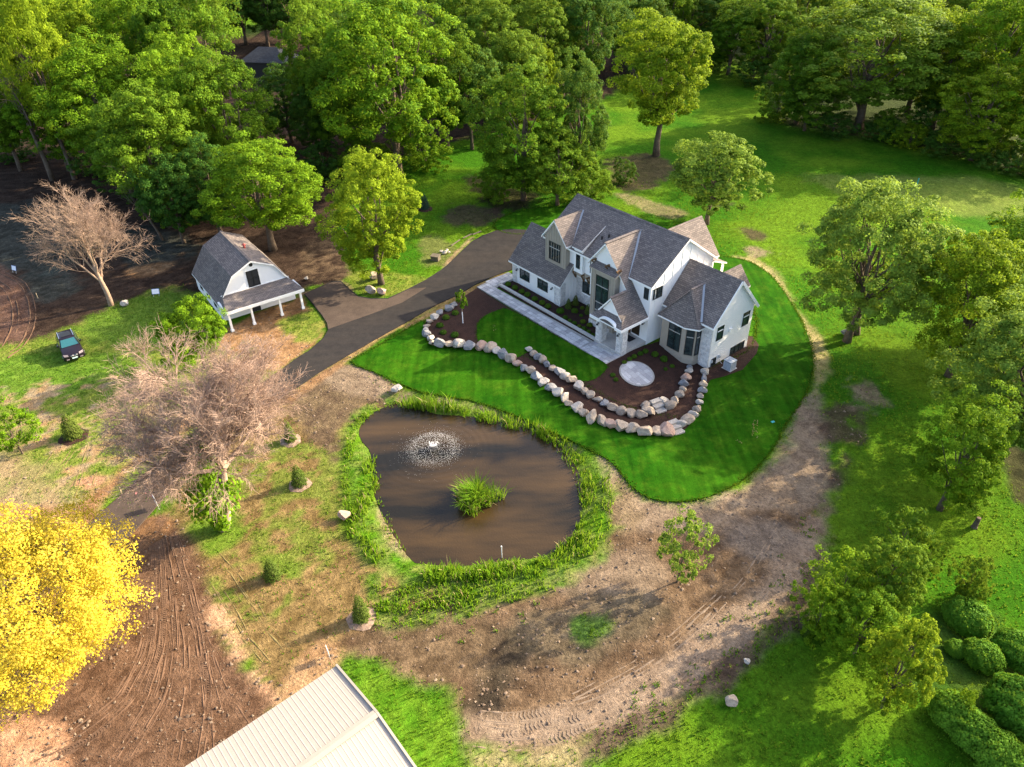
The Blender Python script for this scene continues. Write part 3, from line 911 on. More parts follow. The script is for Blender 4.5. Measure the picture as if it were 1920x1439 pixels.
pc = up(1194, 702)
pr_ = 1.72
patio = MB()
ring = [(pc[0] + pr_ * math.cos(t), pc[1] + pr_ * math.sin(t), float(g0(pc[0] + pr_ * math.cos(t), pc[1] + pr_ * math.sin(t))) + 0.10) for t in np.linspace(0, 2 * math.pi, 48, endpoint=False)]
for i in range(len(ring)):
    patio.ext([(pc[0], pc[1], pc[2] + .1), ring[i - 1], ring[i]], (0, 0, -0.14))
patio = patio.build("patio", M['greystone'], None, "structure")
th = rad(-51.5)
for a0, a1, b0, b1 in rect_pack(-1.6, 1.6, -1.6, 1.6, R_):
    poly = [[a0 + .01, b0 + .01], [a1 - .01, b0 + .01], [a1 - .01, b1 - .01], [a0 + .01, b1 - .01]]
    for k in range(28):                      # clip to the circle
        t0 = 2 * math.pi * k / 28
        nx_, ny_ = math.cos(t0), math.sin(t0)
        out = []
        for i in range(len(poly)):
            p, q = poly[i - 1], poly[i]
            dp, dq = p[0] * nx_ + p[1] * ny_ - 1.55, q[0] * nx_ + q[1] * ny_ - 1.55
            if (dp <= 0) != (dq <= 0):
                t_ = dp / (dp - dq)
                out.append([p[0] + (q[0] - p[0]) * t_, p[1] + (q[1] - p[1]) * t_])
            if dq <= 0:
                out.append(q)
        poly = out
        if len(poly) < 3:
            break
    if len(poly) >= 3:
        mb = MB()
        wq = [(pc[0] + x * math.cos(th) - y * math.sin(th), pc[1] + x * math.sin(th) + y * math.cos(th)) for x, y in poly]
        mb.ext([(x, y, float(g0(x, y)) + 0.122) for x, y in wq], (0, 0, -0.05))
        mb.build("paver", M['paver'], patio)
# curb between front bed and walk
mb = MB()
for (a0, b0, a1, b1) in ((-8.35, -1.95, 7.68, -1.95), (-8.35, -1.95, -8.35, 0.0)):
    p, q = house_to_world(a0, b0, 0.13), house_to_world(a1, b1, 0.13)
    mb.bar(p, q, 0.3, 0.3)
mb.build("kerb", M['concrete'], None, "structure")

# ---------------------------------------------------------------- the house (local x = along the front, y = away from the front, z up)
house = thing("house", "large white two-storey house with dark shingle gables, greige tower and stone porch", "house", (HO[0], HO[1], 0), rad(-51.5))
SH, WH, TR = M['shingle'], M['white'], M['trim']

def roofs(name, polys, parent, th=0.2, mats=None):
    """roof slopes: shingles on top, white fascia on the edges and soffit"""
    mb = MB()
    for P in polys:
        mb.ext(P, (0, 0, -th), 0, 1, 1)
    return mb.build(name, mats or [SH, TR], parent)

def gable_y(name, xc, zr, y0, y1, xl, zl, xr, zr2, parent, cap=True):
    """two slopes with a ridge along y"""
    o = roofs(name, [[(xc, y0, zr), (xc, y1, zr), (xl, y1, zl), (xl, y0, zl)], [(xc, y0, zr), (xr, y0, zr2), (xr, y1, zr2), (xc, y1, zr)]], parent)
    mb = MB()
    for x_, z_ in ((xl, zl), (xr, zr2)):
        v = np.array([x_ - xc, 0, z_ - zr]); L = np.linalg.norm(v); v /= L
        up_ = np.cross(v, (0, 1, 0)); up_ = up_ if up_[2] > 0 else -up_
        mb.obox(np.array([xc, y0 + 0.05, zr]) + up_ * 0.015, v * 0.2, np.array([0, y1 - y0 - 0.1, 0]), up_ * 0.03)
    if cap:
        mb.build("ridge_cap", SH, o)
    return o

def gable_x(name, yc, zr, x0, x1, yf, zf, yb, zb, parent):
    o = roofs(name, [[(x0, yc, zr), (x0, yf, zf), (x1, yf, zf), (x1, yc, zr)], [(x0, yc, zr), (x1, yc, zr), (x1, yb, zb), (x0, yb, zb)]], parent)
    mb = MB()
    for y_, z_ in ((yf, zf), (yb, zb)):
        v = np.array([0, y_ - yc, z_ - zr]); v = v / np.linalg.norm(v)
        up_ = np.cross(v, (1, 0, 0)); up_ = up_ if up_[2] > 0 else -up_
        mb.obox(np.array([x0 + 0.05, yc, zr]) + up_ * 0.015, v * 0.2, np.array([x1 - x0 - 0.1, 0, 0]), up_ * 0.03)
    mb.build("ridge_cap", SH, o)
    return o

def sec_x(name, prof, x0, x1, mat, parent):      # wall solid: (y, z) section run along x
    mb = MB(); mb.ext([(x0, y, z) for y, z in prof], (x1 - x0, 0, 0))
    return mb.build(name, mat, parent)
def sec_y(name, prof, y0, y1, mat, parent):      # wall solid: (x, z) section run along y
    mb = MB(); mb.ext([(x, y0, z) for x, z in prof], (0, y1 - y0, 0))
    return mb.build(name, mat, parent)
def blk(name, x0, x1, y0, y1, z0, z1, mat, parent):
    mb = MB(); mb.box(x0, x1, y0, y1, z0, z1)
    return mb.build(name, mat, parent)

def window(p, u, n, w, h, cols=2, rows=(), parent=None, fm=None, glass=None, trim=True, bar=0.07, bars_mat=None):
    """frame with mullions standing on a wall, its pane a sub-part; p = lower corner, u = along the wall, n = outwards"""
    p, u, n = np.array(p, float), np.array(u, float), np.array(n, float)
    zz = np.array([0, 0, 1.0])
    mb = MB()
    def b(x0, x1, z0, z1, d0, d1, mi=0):
        mb.obox(p + u * x0 + zz * z0 + n * d0, u * (x1 - x0), zz * (z1 - z0), n * (d1 - d0), mi)
    b(0, w, 0, bar, -0.02, 0.06); b(0, w, h - bar, h, -0.02, 0.06)
    b(0, bar, bar, h - bar, -0.02, 0.06); b(w - bar, w, bar, h - bar, -0.02, 0.06)
    for i in range(1, cols):
        b(w * i / cols - bar / 2, w * i / cols + bar / 2, bar, h - bar, -0.02, 0.055)
    for r in rows:
        b(bar, w - bar, h * r - bar / 2, h * r + bar / 2, -0.02, 0.065, 1)
    f = mb.build("window", [fm or M['frame'], bars_mat or fm or M['frame']], parent)
    g = MB()
    g.obox(p + u * bar * 0.5 + zz * bar * 0.5 - n * 0.02, u * (w - bar), zz * (h - bar), n * 0.035)
    g.build("pane", glass or M['glass'], f)
    if trim:
        s = MB()
        t_ = 0.07
        for x0, x1, z0, z1 in ((-t_, w + t_, -t_, 0), (-t_, w + t_, h, h + t_), (-t_, 0, 0, h), (w, w + t_, 0, h)):
            s.obox(p + u * x0 + zz * z0 - n * 0.01, u * (x1 - x0), zz * (z1 - z0), n * 0.035)
        s.build("trim", TR, f)
    return f

def stones(p, u, n, w, h, parent, seed, mat=None):
    """courses of split stone laid over a backing, each stone its own block"""
    r = random.Random(seed)
    p, u, n = np.array(p, float), np.array(u, float), np.array(n, float)
    zz = np.array([0, 0, 1.0])
    bk = MB()
    bk.obox(p - n * 0.01, u * w, zz * h, n * 0.03)
    bk = bk.build("stone_backing", M['mortar'], parent)
    mb = MB()
    z = 0.0
    while z < h - 0.03:
        ch = min(r.choice((0.14, 0.18, 0.22)), h - z)
        x = 0.0
        while x < w - 0.02:
            L = min(r.uniform(0.2, 0.6), w - x)
            if w - x - L < 0.1:
                L = w - x
            d = r.uniform(0.03, 0.075)
            mb.obox(p + u * (x + .008) + zz * (z + .008) + n * 0.015, u * (L - .016), zz * (ch - .016), n * d)
            x += L
        z += ch
    mb.build("stone_veneer", mat or M['stone'], bk, "stuff")

def battens(p, u, n, w, ztop, parent, step=0.42, mat=None, z0=0.0):
    """vertical battens up to the line ztop(x)"""
    p, u, n = np.array(p, float), np.array(u, float), np.array(n, float)
    mb = MB()
    x = step / 2
    while x < w:
        h = ztop(x) - p[2]
        if h > 0.1:
            mb.obox(p + u * (x - .02), u * 0.04, np.array([0, 0, h]), n * 0.04)
        x += step
    o = mb.build("batten", mat or WH, parent, "stuff")

def sconce(p, n, parent):
    p, n = np.array(p, float), np.array(n, float)
    u = np.cross(n, (0, 0, 1.0))
    mb = MB()
    mb.obox(p - u * 0.06 - n * 0.01, u * 0.12, (0, 0, 0.22), n * 0.03)
    mb.tube([p + n * 0.03 + np.array([0, 0, .2]), p + n * .16 + np.array([0, 0, .26]), p + n * 0.22 + np.array([0, 0, .2])], [.02, .02, .02], 5)
    mb.tube([p + n * 0.22 + np.array([0, 0, .2]), p + n * .22 + np.array([0, 0, .08]), p + n * .22 + np.array([0, 0, .0])], [.03, .09, .13], 8)
    mb.build("wall_lamp", M['black'], parent)

def flash(p, q, parent, w=0.2):
    mb = MB(); mb.bar(p, q, w, 0.05); mb.build("valley_flashing", M['flash'], parent)

X1, Y1 = (1, 0, 0), (0, 1, 0)
NF, NR = (0, -1, 0), (1, 0, 0)           # facing the front, facing the right end

# --- garage wing
gs = 1.07
wall_g = sec_x("wall", [(0, -0.4), (0, 2.75), (3.15, 6.12), (6.3, 2.75), (6.3, -0.4)], -8.2, 0.0, WH, house)
gable_x("roof", 3.15, 6.34, -8.6, 0.27, -0.32, 6.34 - 3.47 * gs, 6.62, 6.34 - 3.47 * gs, house)
stones((-8.2, 0, 0), X1, NF, 0.75, 2.6, wall_g, 1)
stones((-0.95, 0, 0), X1, NF, 0.98, 2.6, wall_g, 2)
stones((0, -0.06, 0), Y1, NR, 0.75, 2.75, wall_g, 3)
window((-6.92, 0, 0.93), X1, NF, 1.75, 1.25, 2, (), house)
window((-3.8, 0, 0.91), X1, NF, 1.75, 1.25, 2, (), house)
sconce((-7.3, 0, 1.75), NF, house); sconce((-1.3, 0, 1.72), NF, house)
battens((-7.4, 0, 2.2), X1, NF, 6.4, lambda x: 2.7, wall_g)
battens((-7.4, 0, 0.1), X1, NF, 6.4, lambda x: 0.85, wall_g)
battens((0, 0.75, 0.1), Y1, NR, 1.65, lambda x: 3.3 + 1.0 * x, wall_g)

# --- greige dormer over the garage
wall_d = sec_y("wall", [(-3.7, 3.4), (-3.7, 7.15), (-2.08, 9.08), (-0.45, 7.15), (-0.45, 3.4)], 1.08, 4.6, WH, house)
mb = MB()
mb.ext([(-3.72, 1.085, 3.9), (-0.43, 1.085, 3.9), (-0.43, 1.085, 7.05), (-2.08, 1.085, 9.0), (-3.72, 1.085, 7.05)], (0, -0.06, 0))
mb.build("siding", M['beige'], wall_d)
mb = MB(); mb.ext([(-0.45, 1.02, 4.0), (-0.45, 1.62, 4.6), (-0.45, 1.62, 7.1), (-0.45, 1.02, 7.1)], (0.045, 0, 0)); mb.build("siding", M['beige'], wall_d)
battens((-3.7, 1.025, 4.15), X1, NF, 3.25, lambda x: 7.0 + 1.16 * min(x, 3.25 - x), wall_d, 0.4, M['beige'])
gable_y("roof", -2.08, 9.3, 0.75, 5.3, -4.1, 6.9, -0.06, 6.9, house)
window((-3.05, 1.02, 4.5), X1, NF, 1.8, 2.1, 2, (0.70,), house, bars_mat=M['greyframe'], trim=False)
flash((-0.1, 1.75, 6.95), (-2.02, 4.95, 9.32), house)

# --- main block
ms = 0.72
def mz(y):                                # top of the main roof
    return 10.2 - ms * abs(y - 6.2)
wall_m = sec_x("wall", [(2.45, -1.2), (2.45, 3.75), (1.65, 3.75), (1.65, mz(1.65) - .12), (6.2, 10.05), (10.8, mz(10.8) - .12), (10.8, -1.2)], -3.95, 4.7, WH, house)
wall_m2 = sec_x("wall", [(1.45, -1.2), (1.45, mz(1.45) - .12), (6.2, 10.05), (10.8, mz(10.8) - .12), (10.8, -1.2)], 4.65, 11.35, WH, house)
gable_x("roof", 6.2, 10.2, -4.3, 11.6, 1.2, mz(1.2), 11.2, mz(11.2), house)
battens((11.35, 1.5, 3.0), Y1, NR, 9.2, lambda x: mz(1.5 + x) - .25, wall_m2, 1.2)
window((10.5, 1.45, 4.95), X1, NF, 0.62, 1.25, 1, (), house)
window((11.35, 1.75, 4.95), Y1, NR, 1.35, 1.2, 2, (), house)
# recessed ground floor under the overhang
stones((0.02, 2.45, 0), X1, NF, 0.8, 2.9, wall_m, 5)
stones((0.82, 2.45, 0), X1, NF, 3.8, 1.2, wall_m, 6)
stones((2.6, 2.45, 1.2), X1, NF, 1.5, 1.7, wall_m, 7)
window((0.9, 2.45, 1.42), X1, NF, 1.6, 1.45, 2, (0.72,), house)
mb = MB(); mb.box(0.1, 4.6, 1.58, 1.66, 3.72, 4.35); mb.build("band", M['beige'], wall_m)
for x in (0.65, 1.95, 2.75, 3.6):
    mb = MB()
    mb.bar((x, 1.62, 4.2), (x, 1.62, 3.35), 0.11, 0.1)
    mb.bar((x, 1.55, 3.45), (x, 1.2, 4.1), 0.12, 0.12)
    mb.bar((x, 1.62, 4.16), (x, 1.1, 4.16), 0.13, 0.13)
    mb.build("bracket", M['timber'], wall_m)
# small middle dormer under its own shed roof
wall_s = sec_x("wall", [(1.3, 4.25), (1.3, 7.1), (4.2, 8.55), (4.2, 4.25)], 0.62, 1.9, WH, house)
roofs("roof", [[(0.5, 1.05, 7.12), (2.02, 1.05, 7.12), (2.02, 4.4, 8.97), (0.5, 4.4, 8.97)]], house, 0.14)
window((0.95, 1.3, 4.75), X1, NF, 0.6, 1.75, 1, (0.7,), house)
window((2.75, 1.65, 4.7), X1, NF, 0.6, 1.7, 1, (0.7,), house)

# --- entry gable whose right slope sweeps down over the porch
es = 1.2
wall_e = sec_y("wall", [(3.85, 3.0), (3.85, 6.85), (5.98, 9.38), (11.0, 3.36), (11.0, 3.0)], 0.6, 5.0, WH, house)
blk("wall", 3.95, 7.7, 0.62, 2.6, -0.3, 3.02, WH, house)
ZE = 9.58
def ez(x):
    return ZE - es * abs(x - 5.98)
roofs("roof", [[(5.98, 0.28, ZE), (5.98, 5.6, ZE), (3.62, 5.6, ez(3.62)), (3.62, 0.28, ez(3.62))],
               [(5.98, 0.28, ZE), (9.25, 0.28, ez(9.25)), (9.25, 5.6, ez(9.25)), (5.98, 5.6, ZE)],
               [(9.25, -1.95, ez(9.25)), (11.35, -1.95, ez(11.35)), (11.35, 1.44, ez(11.35)), (9.25, 1.44, ez(9.25))]], house, 0.2)
flash((8.62, 1.3, 6.62), (6.02, 5.28, 9.6), house)
mb = MB()
for s_ in (1, -1):
    mb.bar((5.98 + .08 * s_, 0.3, ZE + .02), (5.98 + .08 * s_, 5.2, ZE + .02), 0.17, 0.05)
mb.build("ridge_cap", SH, house)
for x in (4.55, 6.45, 8.05):
    mb = MB()
    z_ = 7.35
    mb.bar((x, 0.55, z_), (x, 0.55, z_ - .6), 0.14, 0.14); mb.bar((x, 0.6, z_), (x, -0.05, z_), 0.14, 0.14); mb.bar((x, 0.5, z_ - .5), (x, 0.02, z_ - .06), 0.12, 0.12)
    mb.build("bracket", M['timber'], wall_e)

# --- greige window tower
tower = blk("tower", 4.65, 8.0, -0.1, 0.7, -0.2, 6.75, M['beige'], house)
mb = MB(); mb.ext([(4.5, -0.28, 6.78), (8.15, -0.28, 6.78), (8.15, 0.62, 7.2), (4.5, 0.62, 7.2)], (0, 0, -0.16), 0, 1, 1); mb.build("tower_roof", [SH, M['beige']], house)
window((5.4, -0.1, 1.35), X1, NF, 1.78, 4.8, 2, (0.17, 0.37, 0.77), house, trim=False, bars_mat=M['greyframe'])
battens((4.65, -0.1, 0.7), X1, NF, 3.35, lambda x: 6.7 if (x < 0.7 or x > 2.6) else 1.2, tower, 0.36, M['beige'])
stones((4.65, -0.1, -0.1), X1, NF, 3.0, 0.75, tower, 9)

# --- porch
porch_floor = MB()
porch_floor.box(7.6, 11.3, -2.2, 1.45, -0.6, 0.32)
porch_floor.box(8.35, 10.6, -2.62, -2.2, -0.3, 0.17)
porch_floor = porch_floor.build("porch_floor", M['concrete'], house)
k_ = 0
for x0 in (7.72, 10.55):
    pl = blk("pillar", x0, x0 + 0.72, -2.12, -1.4, 0.02, 3.15, M['mortar'], house)
    stones((x0, -2.12, 0.02), X1, NF, 0.72, 3.0, pl, 20 + k_); stones((x0 + .72, -2.12, 0.02), Y1, NR, 0.72, 3.0, pl, 30 + k_)
    stones((x0, -1.4, 0.02), (0, -1, 0), (-1, 0, 0), 0.72, 3.0, pl, 40 + k_)
    sconce((x0 + 0.36, -2.18, 2.3), NF, pl)
    k_ += 1
# porch gable roof: left slope, gable wall, apron with an arched eyebrow
zp = ez(9.25)
roofs("roof", [[(9.25, -1.95, zp), (9.25, 0.6, zp), (7.1, 0.6, zp - 2.15 * es), (7.1, -1.95, zp - 2.15 * es)]], house, 0.2)
mb = MB(); mb.bar((9.25, -1.95, zp + .02), (9.25, 0.3, zp + .02), 0.3, 0.05); mb.build("ridge_cap", SH, house)
wall_p = sec_y("wall", [(7.75, 3.3), (7.75, 3.55), (9.25, zp - .22), (10.95, 3.35), (10.95, 3.3)], -1.72, -1.55, WH, house)
roofs("porch_apron_roof", [[(7.1, -2.5, 3.12), (11.42, -2.5, 3.12), (10.75, -1.7, 3.95), (7.75, -1.7, 3.95)], [(11.42, -2.5, 3.12), (11.38, -1.9, 3.2), (10.75, -1.7, 3.95)], [(7.1, -2.5, 3.12), (7.75, -1.7, 3.95), (7.1, -1.9, 3.12)]], house, 0.14)
mb = MB()
mb.box(7.1, 8.45, -2.54, -2.36, 2.86, 3.16); mb.box(10.55, 11.42, -2.54, -2.36, 2.86, 3.16)
mb.box(11.24, 11.42, -2.36, 1.44, 2.86, 3.14)
arc = []
for i in range(13):
    t_ = math.pi * i / 12
    arc.append((9.5 - 1.08 * math.cos(t_), 2.90 + 0.62 * math.sin(t_)))
for i in range(12):
    (xa, za), (xb, zb) = arc[i], arc[i + 1]
    mb.ext([(xa, -2.56, za), (xb, -2.56, zb), (9.5 + (xb - 9.5) * 1.1, -2.56, zb + .15), (9.5 + (xa - 9.5) * 1.1, -2.56, za + .15)], (0, 0.34, 0))
mb.build("arched_fascia", TR, house)
mb = MB()
mb.box(7.7, 11.25, -1.4, 1.4, 2.84, 2.95)
mb.build("porch_ceiling", M['timber'], house)
# front door and porch window on the back wall, lamp, mat
dr = blk("door", 8.15, 9.2, 1.36, 1.45, 0.34, 2.65, M['timber'], house)
blk("handle", 9.02, 9.06, 1.28, 1.36, 1.1, 1.6, M['black'], dr)
window((9.35, 1.44, 0.55), X1, NF, 1.05, 2.1, 1, (), house, glass=M['warmglass'])
sconce((10.85, 1.44, 2.2), NF, house)
mt = thing("door_mat", "black rectangular door mat lying on the pale porch floor", "door mat", house_to_world(9.55, 0.55, 0.325), rad(-51.5))
blk("mat", -0.75, 0.75, -0.45, 0.45, 0, 0.03, M['mat'], mt)
blk("border", -0.78, 0.78, -0.48, 0.48, 0, 0.015, M['black'], mt)

# --- right wing
rs = 1.11
RY, RZ, RA = 6.9, 7.8, 17.45
def rz_(y):
    return RZ - rs * abs(y - RY)
wall_r = sec_x("wall", [(3.75, -1.8), (3.75, rz_(3.75) - .12), (RY, RZ - .14), (10.05, rz_(10.05) - .12), (10.05, -1.8)], 11.3, RA, WH, house)
gable_x("roof", RY, RZ, 11.36, RA + 0.33, 3.4, rz_(3.4), 10.4, rz_(10.4), house)
mb = MB()
for y_ in (3.4, 10.4):
    d = np.array([0, y_ - RY, rz_(y_) - RZ])
    mb.bar((RA + .30, RY, RZ - .12), np.array([RA + .30, RY, RZ - .12]) + d, 0.08, 0.28)
mb.build("bargeboard", TR, wall_r)
stones((11.38, 3.75, -0.6), X1, NF, 0.55, 4.2, wall_r, 50)
stones((16.35, 3.75, -0.9), X1, NF, 1.12, 4.75, wall_r, 51)
blk("plinth", 11.36, RA + .03, 3.70, 3.76, -1.6, -0.5, M['greystone'], wall_r)
window((RA, 4.42, 2.0), Y1, NR, 1.0, 1.52, 1, (0.68,), house, bars_mat=TR)
window((RA, 8.42, 2.05), Y1, NR, 1.08, 1.55, 1, (0.68,), house, bars_mat=TR)
window((RA, 7.2, -0.86), Y1, NR, 2.3, 0.95, 3, (), house)
window((RA, 4.2, -0.92), Y1, NR, 0.78, 0.95, 1, (), house)
mb = MB(); mb.box(RA, RA + .22, 6.35, 6.7, 2.4, 2.7); mb.box(RA, RA + .1, 6.3, 6.75, 2.66, 2.74); mb.build("vent_hood", TR, house)
for y_, z_ in ((4.15, -0.4), (5.2, -0.2), (5.45, -0.35)):
    blk("meter_box", RA, RA + .12, y_, y_ + .2, z_, z_ + .3, M['ac'], house)
mb = MB()
mb.tube([(RA + .05, 5.3, -.2), (RA + .3, 5.35, -.6), (RA + .6, 5.3, -.7)], [.03, .03, .03], 5)
mb.build("service_pipe", M['ac'], house)
mb = MB()                                   # horizontal lap boards of the end wall, one shadow line each
z = -0.7
while z < 7.4:
    lo, hi = (3.78, 10.02) if z < rz_(3.9) - .2 else (RY - (RZ - .3 - z) / rs, RY + (RZ - .3 - z) / rs)
    if hi - lo > 0.3:
        mb.ext([(RA, lo, z), (RA, hi, z), (RA, hi, z + .2), (RA, lo, z + .2)], (0.012, 0, 0))
    z += 0.23
mb.build("lap_siding", WH, wall_r, "stuff")

# --- faceted bay with its hipped roof
bay_pts = [(11.95, 3.72), (12.25, 2.5), (15.2, 2.5), (16.12, 3.05), (16.2, 3.72)]
mb = MB()
mb.ext([(x, y, 3.55) for x, y in bay_pts], (0, 0, -5.0))
bay = mb.build("bay", M['beige'], house)
mb = MB()
for i in range(4):
    p, q = np.array(bay_pts[i]), np.array(bay_pts[i + 1])
    d = (q - p); L = np.linalg.norm(d); d /= L
    n = np.array([d[1], -d[0]])
    u3, n3 = np.array([*d, 0]), np.array([*n, 0])
    if i == 1:
        window(np.array([*(p + d * 0.95), 0.25]), u3, n3, 1.55, 3.0, 2, (0.68,), bay, trim=False, bars_mat=M['greyframe'])
    elif i == 2:
        window(np.array([*(p + d * 0.12), 0.25]), u3, n3, L - 0.26, 3.0, 1, (0.68,), bay, trim=False, bars_mat=M['greyframe'])
    elif i == 3:
        window(np.array([*(p + d * 0.06), 0.25]), u3, n3, L - 0.12, 3.0, 1, (0.68,), bay, trim=False, bars_mat=M['greyframe'])
    mb.obox(np.array([*p, -1.4]), u3 * L, (0, 0, 1.2), n3 * 0.05)
    mb.obox(np.array([*(p - d * .05), 3.3]), u3 * (L + .1), (0, 0, 0.2), n3 * 0.06)
mb.build("bay_trim", M['beige'], bay, "stuff")
za, zt = 3.42, 6.55
A_, B_ = (14.25, 3.95, zt), (14.25, 6.2, zt)
e = [(11.45, 4.3, za), (11.85, 2.2, za), (15.3, 2.2, za), (16.5, 2.9, za), (16.6, 4.3, za)]
roofs("roof", [[A_, B_, e[0]], [A_, e[0], e[1]], [A_, e[1], e[2]], [A_, e[2], e[3]], [A_, e[3], e[4]], [A_, e[4], B_]], house, 0.16)
mb = MB()
for q in (e[1], e[2], e[3]):
    mb.bar(np.array(A_) + (0, 0, .02), np.array(q) + (0, 0, .02), 0.24, 0.035)
mb.bar(np.array(A_) + (0, 0, .02), np.array(B_) + (0, 0, .02), 0.24, 0.04)
mb.build("ridge_cap", SH, house)
flash((16.22, 3.42, 3.99), (14.3, 5.72, 6.55), house)

# --- rear wings
sec_y("wall", [(4.3, -0.8), (4.3, 5.7), (7.0, 8.8), (9.6, 5.7), (9.6, -0.8)], 8.0, 13.5, WH, house)
gable_y("roof", 7.0, 9.0, 7.4, 13.85, 4.0, 5.45, 9.95, 5.45, house)
sec_y("wall", [(12.8, -1.6), (12.8, 4.7), (14.2, 6.45), (15.4, 5.0), (15.4, -1.6)], 8.5, 11.3, WH, house)
gable_y("roof", 14.2, 6.7, 7.5, 11.6, 12.4, 4.55, 15.7, 4.9, house)
blk("porch_post", 11.2, 11.4, 12.6, 12.8, -1, 5.4, TR, house)
roofs("porch_roof", [[(9.4, 10.7, 6.4), (11.6, 10.7, 6.4), (11.6, 13.0, 5.5), (9.4, 13.0, 5.5)]], house, 0.15)
mb = MB()
for x_, y_ in ((2.7, 3.2), (3.3, 3.6)):
    mb.tube([(x_, y_, mz(y_) - .05), (x_, y_, mz(y_) + .35)], [.09, .09], 8)
mb.build("vent_pipe", M['black'], house)

# air conditioner beside the right end
ap = up(1367, 691)
ac = thing("air_conditioner", "pale grey outdoor air conditioner standing on the mulch by the white end wall", "air conditioner", ap, rad(-51.5))
blk("pad", -.55, .55, -.55, .55, -.02, .07, M['concrete'], ac)
body = MB(); body.box(-.42, .42, -.42, .42, .07, .95)
body = body.build("cabinet", M['acdark'], ac)
mb = MB()
for i in range(9):
    z_ = .13 + i * .085
    mb.box(-.445, .445, -.445, -.42, z_, z_ + .035); mb.box(-.445, .445, .42, .445, z_, z_ + .035)
    mb.box(-.445, -.42, -.42, .42, z_, z_ + .035); mb.box(.42, .445, -.42, .42, z_, z_ + .035)
mb.build("louvre", M['ac'], body, "stuff")
mb = MB(); mb.box(-.46, .46, -.46, .46, .95, 1.02); mb.build("lid", M['ac'], ac)
mb = MB()
for r_ in (.12, .22, .32, .38):
    mb.tube([(r_ * math.cos(t_), r_ * math.sin(t_), 1.05) for t_ in np.linspace(0, 2 * math.pi, 17)], [.012] * 17, 4)
mb.tube([(0, 0, 1.02), (0, 0, 1.07)], [.1, .1], 10)
mb.build("fan_guard", M['pvc'], ac)

# ---------------------------------------------------------------- barn with gambrel roof
barn = thing("barn", "small white gambrel-roofed barn with a shingled front porch on white posts", "barn", (-31.15, 70.6, 0), rad(35))
BW, BD = 8.2, 9.3
prof = [(0, 0), (0, 2.15), (1.88, 4.78), (4.15, 5.86), (6.42, 4.78), (BW, 2.15), (BW, 0)]
bw = MB(); bw.ext([(x, 0, z) for x, z in prof], (0, BD, 0)); bw = bw.build("wall", WH, barn)
rp = [(-0.22, 2.0), (1.84, 4.94), (4.15, 6.06), (6.46, 4.94), (8.42, 2.0)]
roofs("roof", [[(rp[i][0], -0.3, rp[i][1]), (rp[i + 1][0], -0.3, rp[i + 1][1]), (rp[i + 1][0], BD + .25, rp[i + 1][1]), (rp[i][0], BD + .25, rp[i][1])] for i in range(4)], barn, 0.16)
mb = MB(); mb.bar((4.15, -0.3, 6.08), (4.15, BD + .25, 6.08), 0.28, 0.04); mb.build("ridge_cap", SH, barn)
roofs("porch_roof", [[(-0.2, -2.95, 2.5), (8.4, -2.95, 2.5), (7.75, 0.0, 2.92), (0.45, 0.0, 2.92)], [(-0.2, -2.95, 2.5), (0.45, 0, 2.92), (-0.2, -0.1, 2.03)], [(8.4, -2.95, 2.5), (8.4, -0.1, 2.03), (7.75, 0, 2.92)]], barn, 0.1)
mb = MB(); mb.box(-0.2, 8.4, -2.97, -2.75, 2.14, 2.42); mb.box(-0.2, 0.0, -2.75, 0, 2.14, 2.4); mb.box(8.2, 8.4, -2.75, 0, 2.14, 2.4); mb.box(0.3, 7.9, -0.06, 0.0, 2.9, 3.0); mb.build("fascia", TR, barn)
for x in (0.02, 2.42, 5.55, 7.98):
    mb = MB(); mb.box(x - .11, x + .11, -2.77, -2.55, 0, 2.3); mb.box(x - .16, x + .16, -2.82, -2.5, 0, 0.22); mb.box(x - .16, x + .16, -2.82, -2.5, 2.0, 2.14)
    mb.build("porch_post", TR, barn)
window((3.42, 0, 2.98), X1, NF, 1.32, 1.9, 2, (0.5,), barn, glass=M['dark'])
mb = MB(); mb.tube([(4.16, 0.01, 5.5), (4.16, -0.05, 5.5)], [.2, .2], 14); mb.build("round_vent", M['black'], barn)
dr = blk("door", 3.1, 4.15, -0.03, 0.04, 0.02, 2.1, M['dark'], barn)
blk("door_frame", 4.15, 4.28, -0.05, 0.02, 0, 2.2, TR, dr); blk("door_frame", 2.97, 3.1, -0.05, 0.02, 0, 2.2, TR, dr)
for y in (1.6, 4.0, 6.6):
    window((0, y + 1.0, 0.85), (0, -1, 0), (-1, 0, 0), 1.0, 1.1, 2, (0.5,), barn, glass=M['dark'])
mb = MB()
for z_ in np.arange(0.3, 2.1, 0.2):
    mb.box(0.02, 2.95, -0.015, 0, z_, z_ + .17); mb.box(4.3, 8.18, -0.015, 0, z_, z_ + .17)
mb.build("lap_siding", WH, bw, "stuff")
mb = MB(); mb.tube([(5.0, 4.2, 5.5), (5.0, 4.2, 6.05)], [.13, .13], 8); mb.tube([(5.0, 4.2, 6.05), (5.0, 4.2, 6.2)], [.24, .05], 8); mb.build("roof_vent", M['red'], barn)

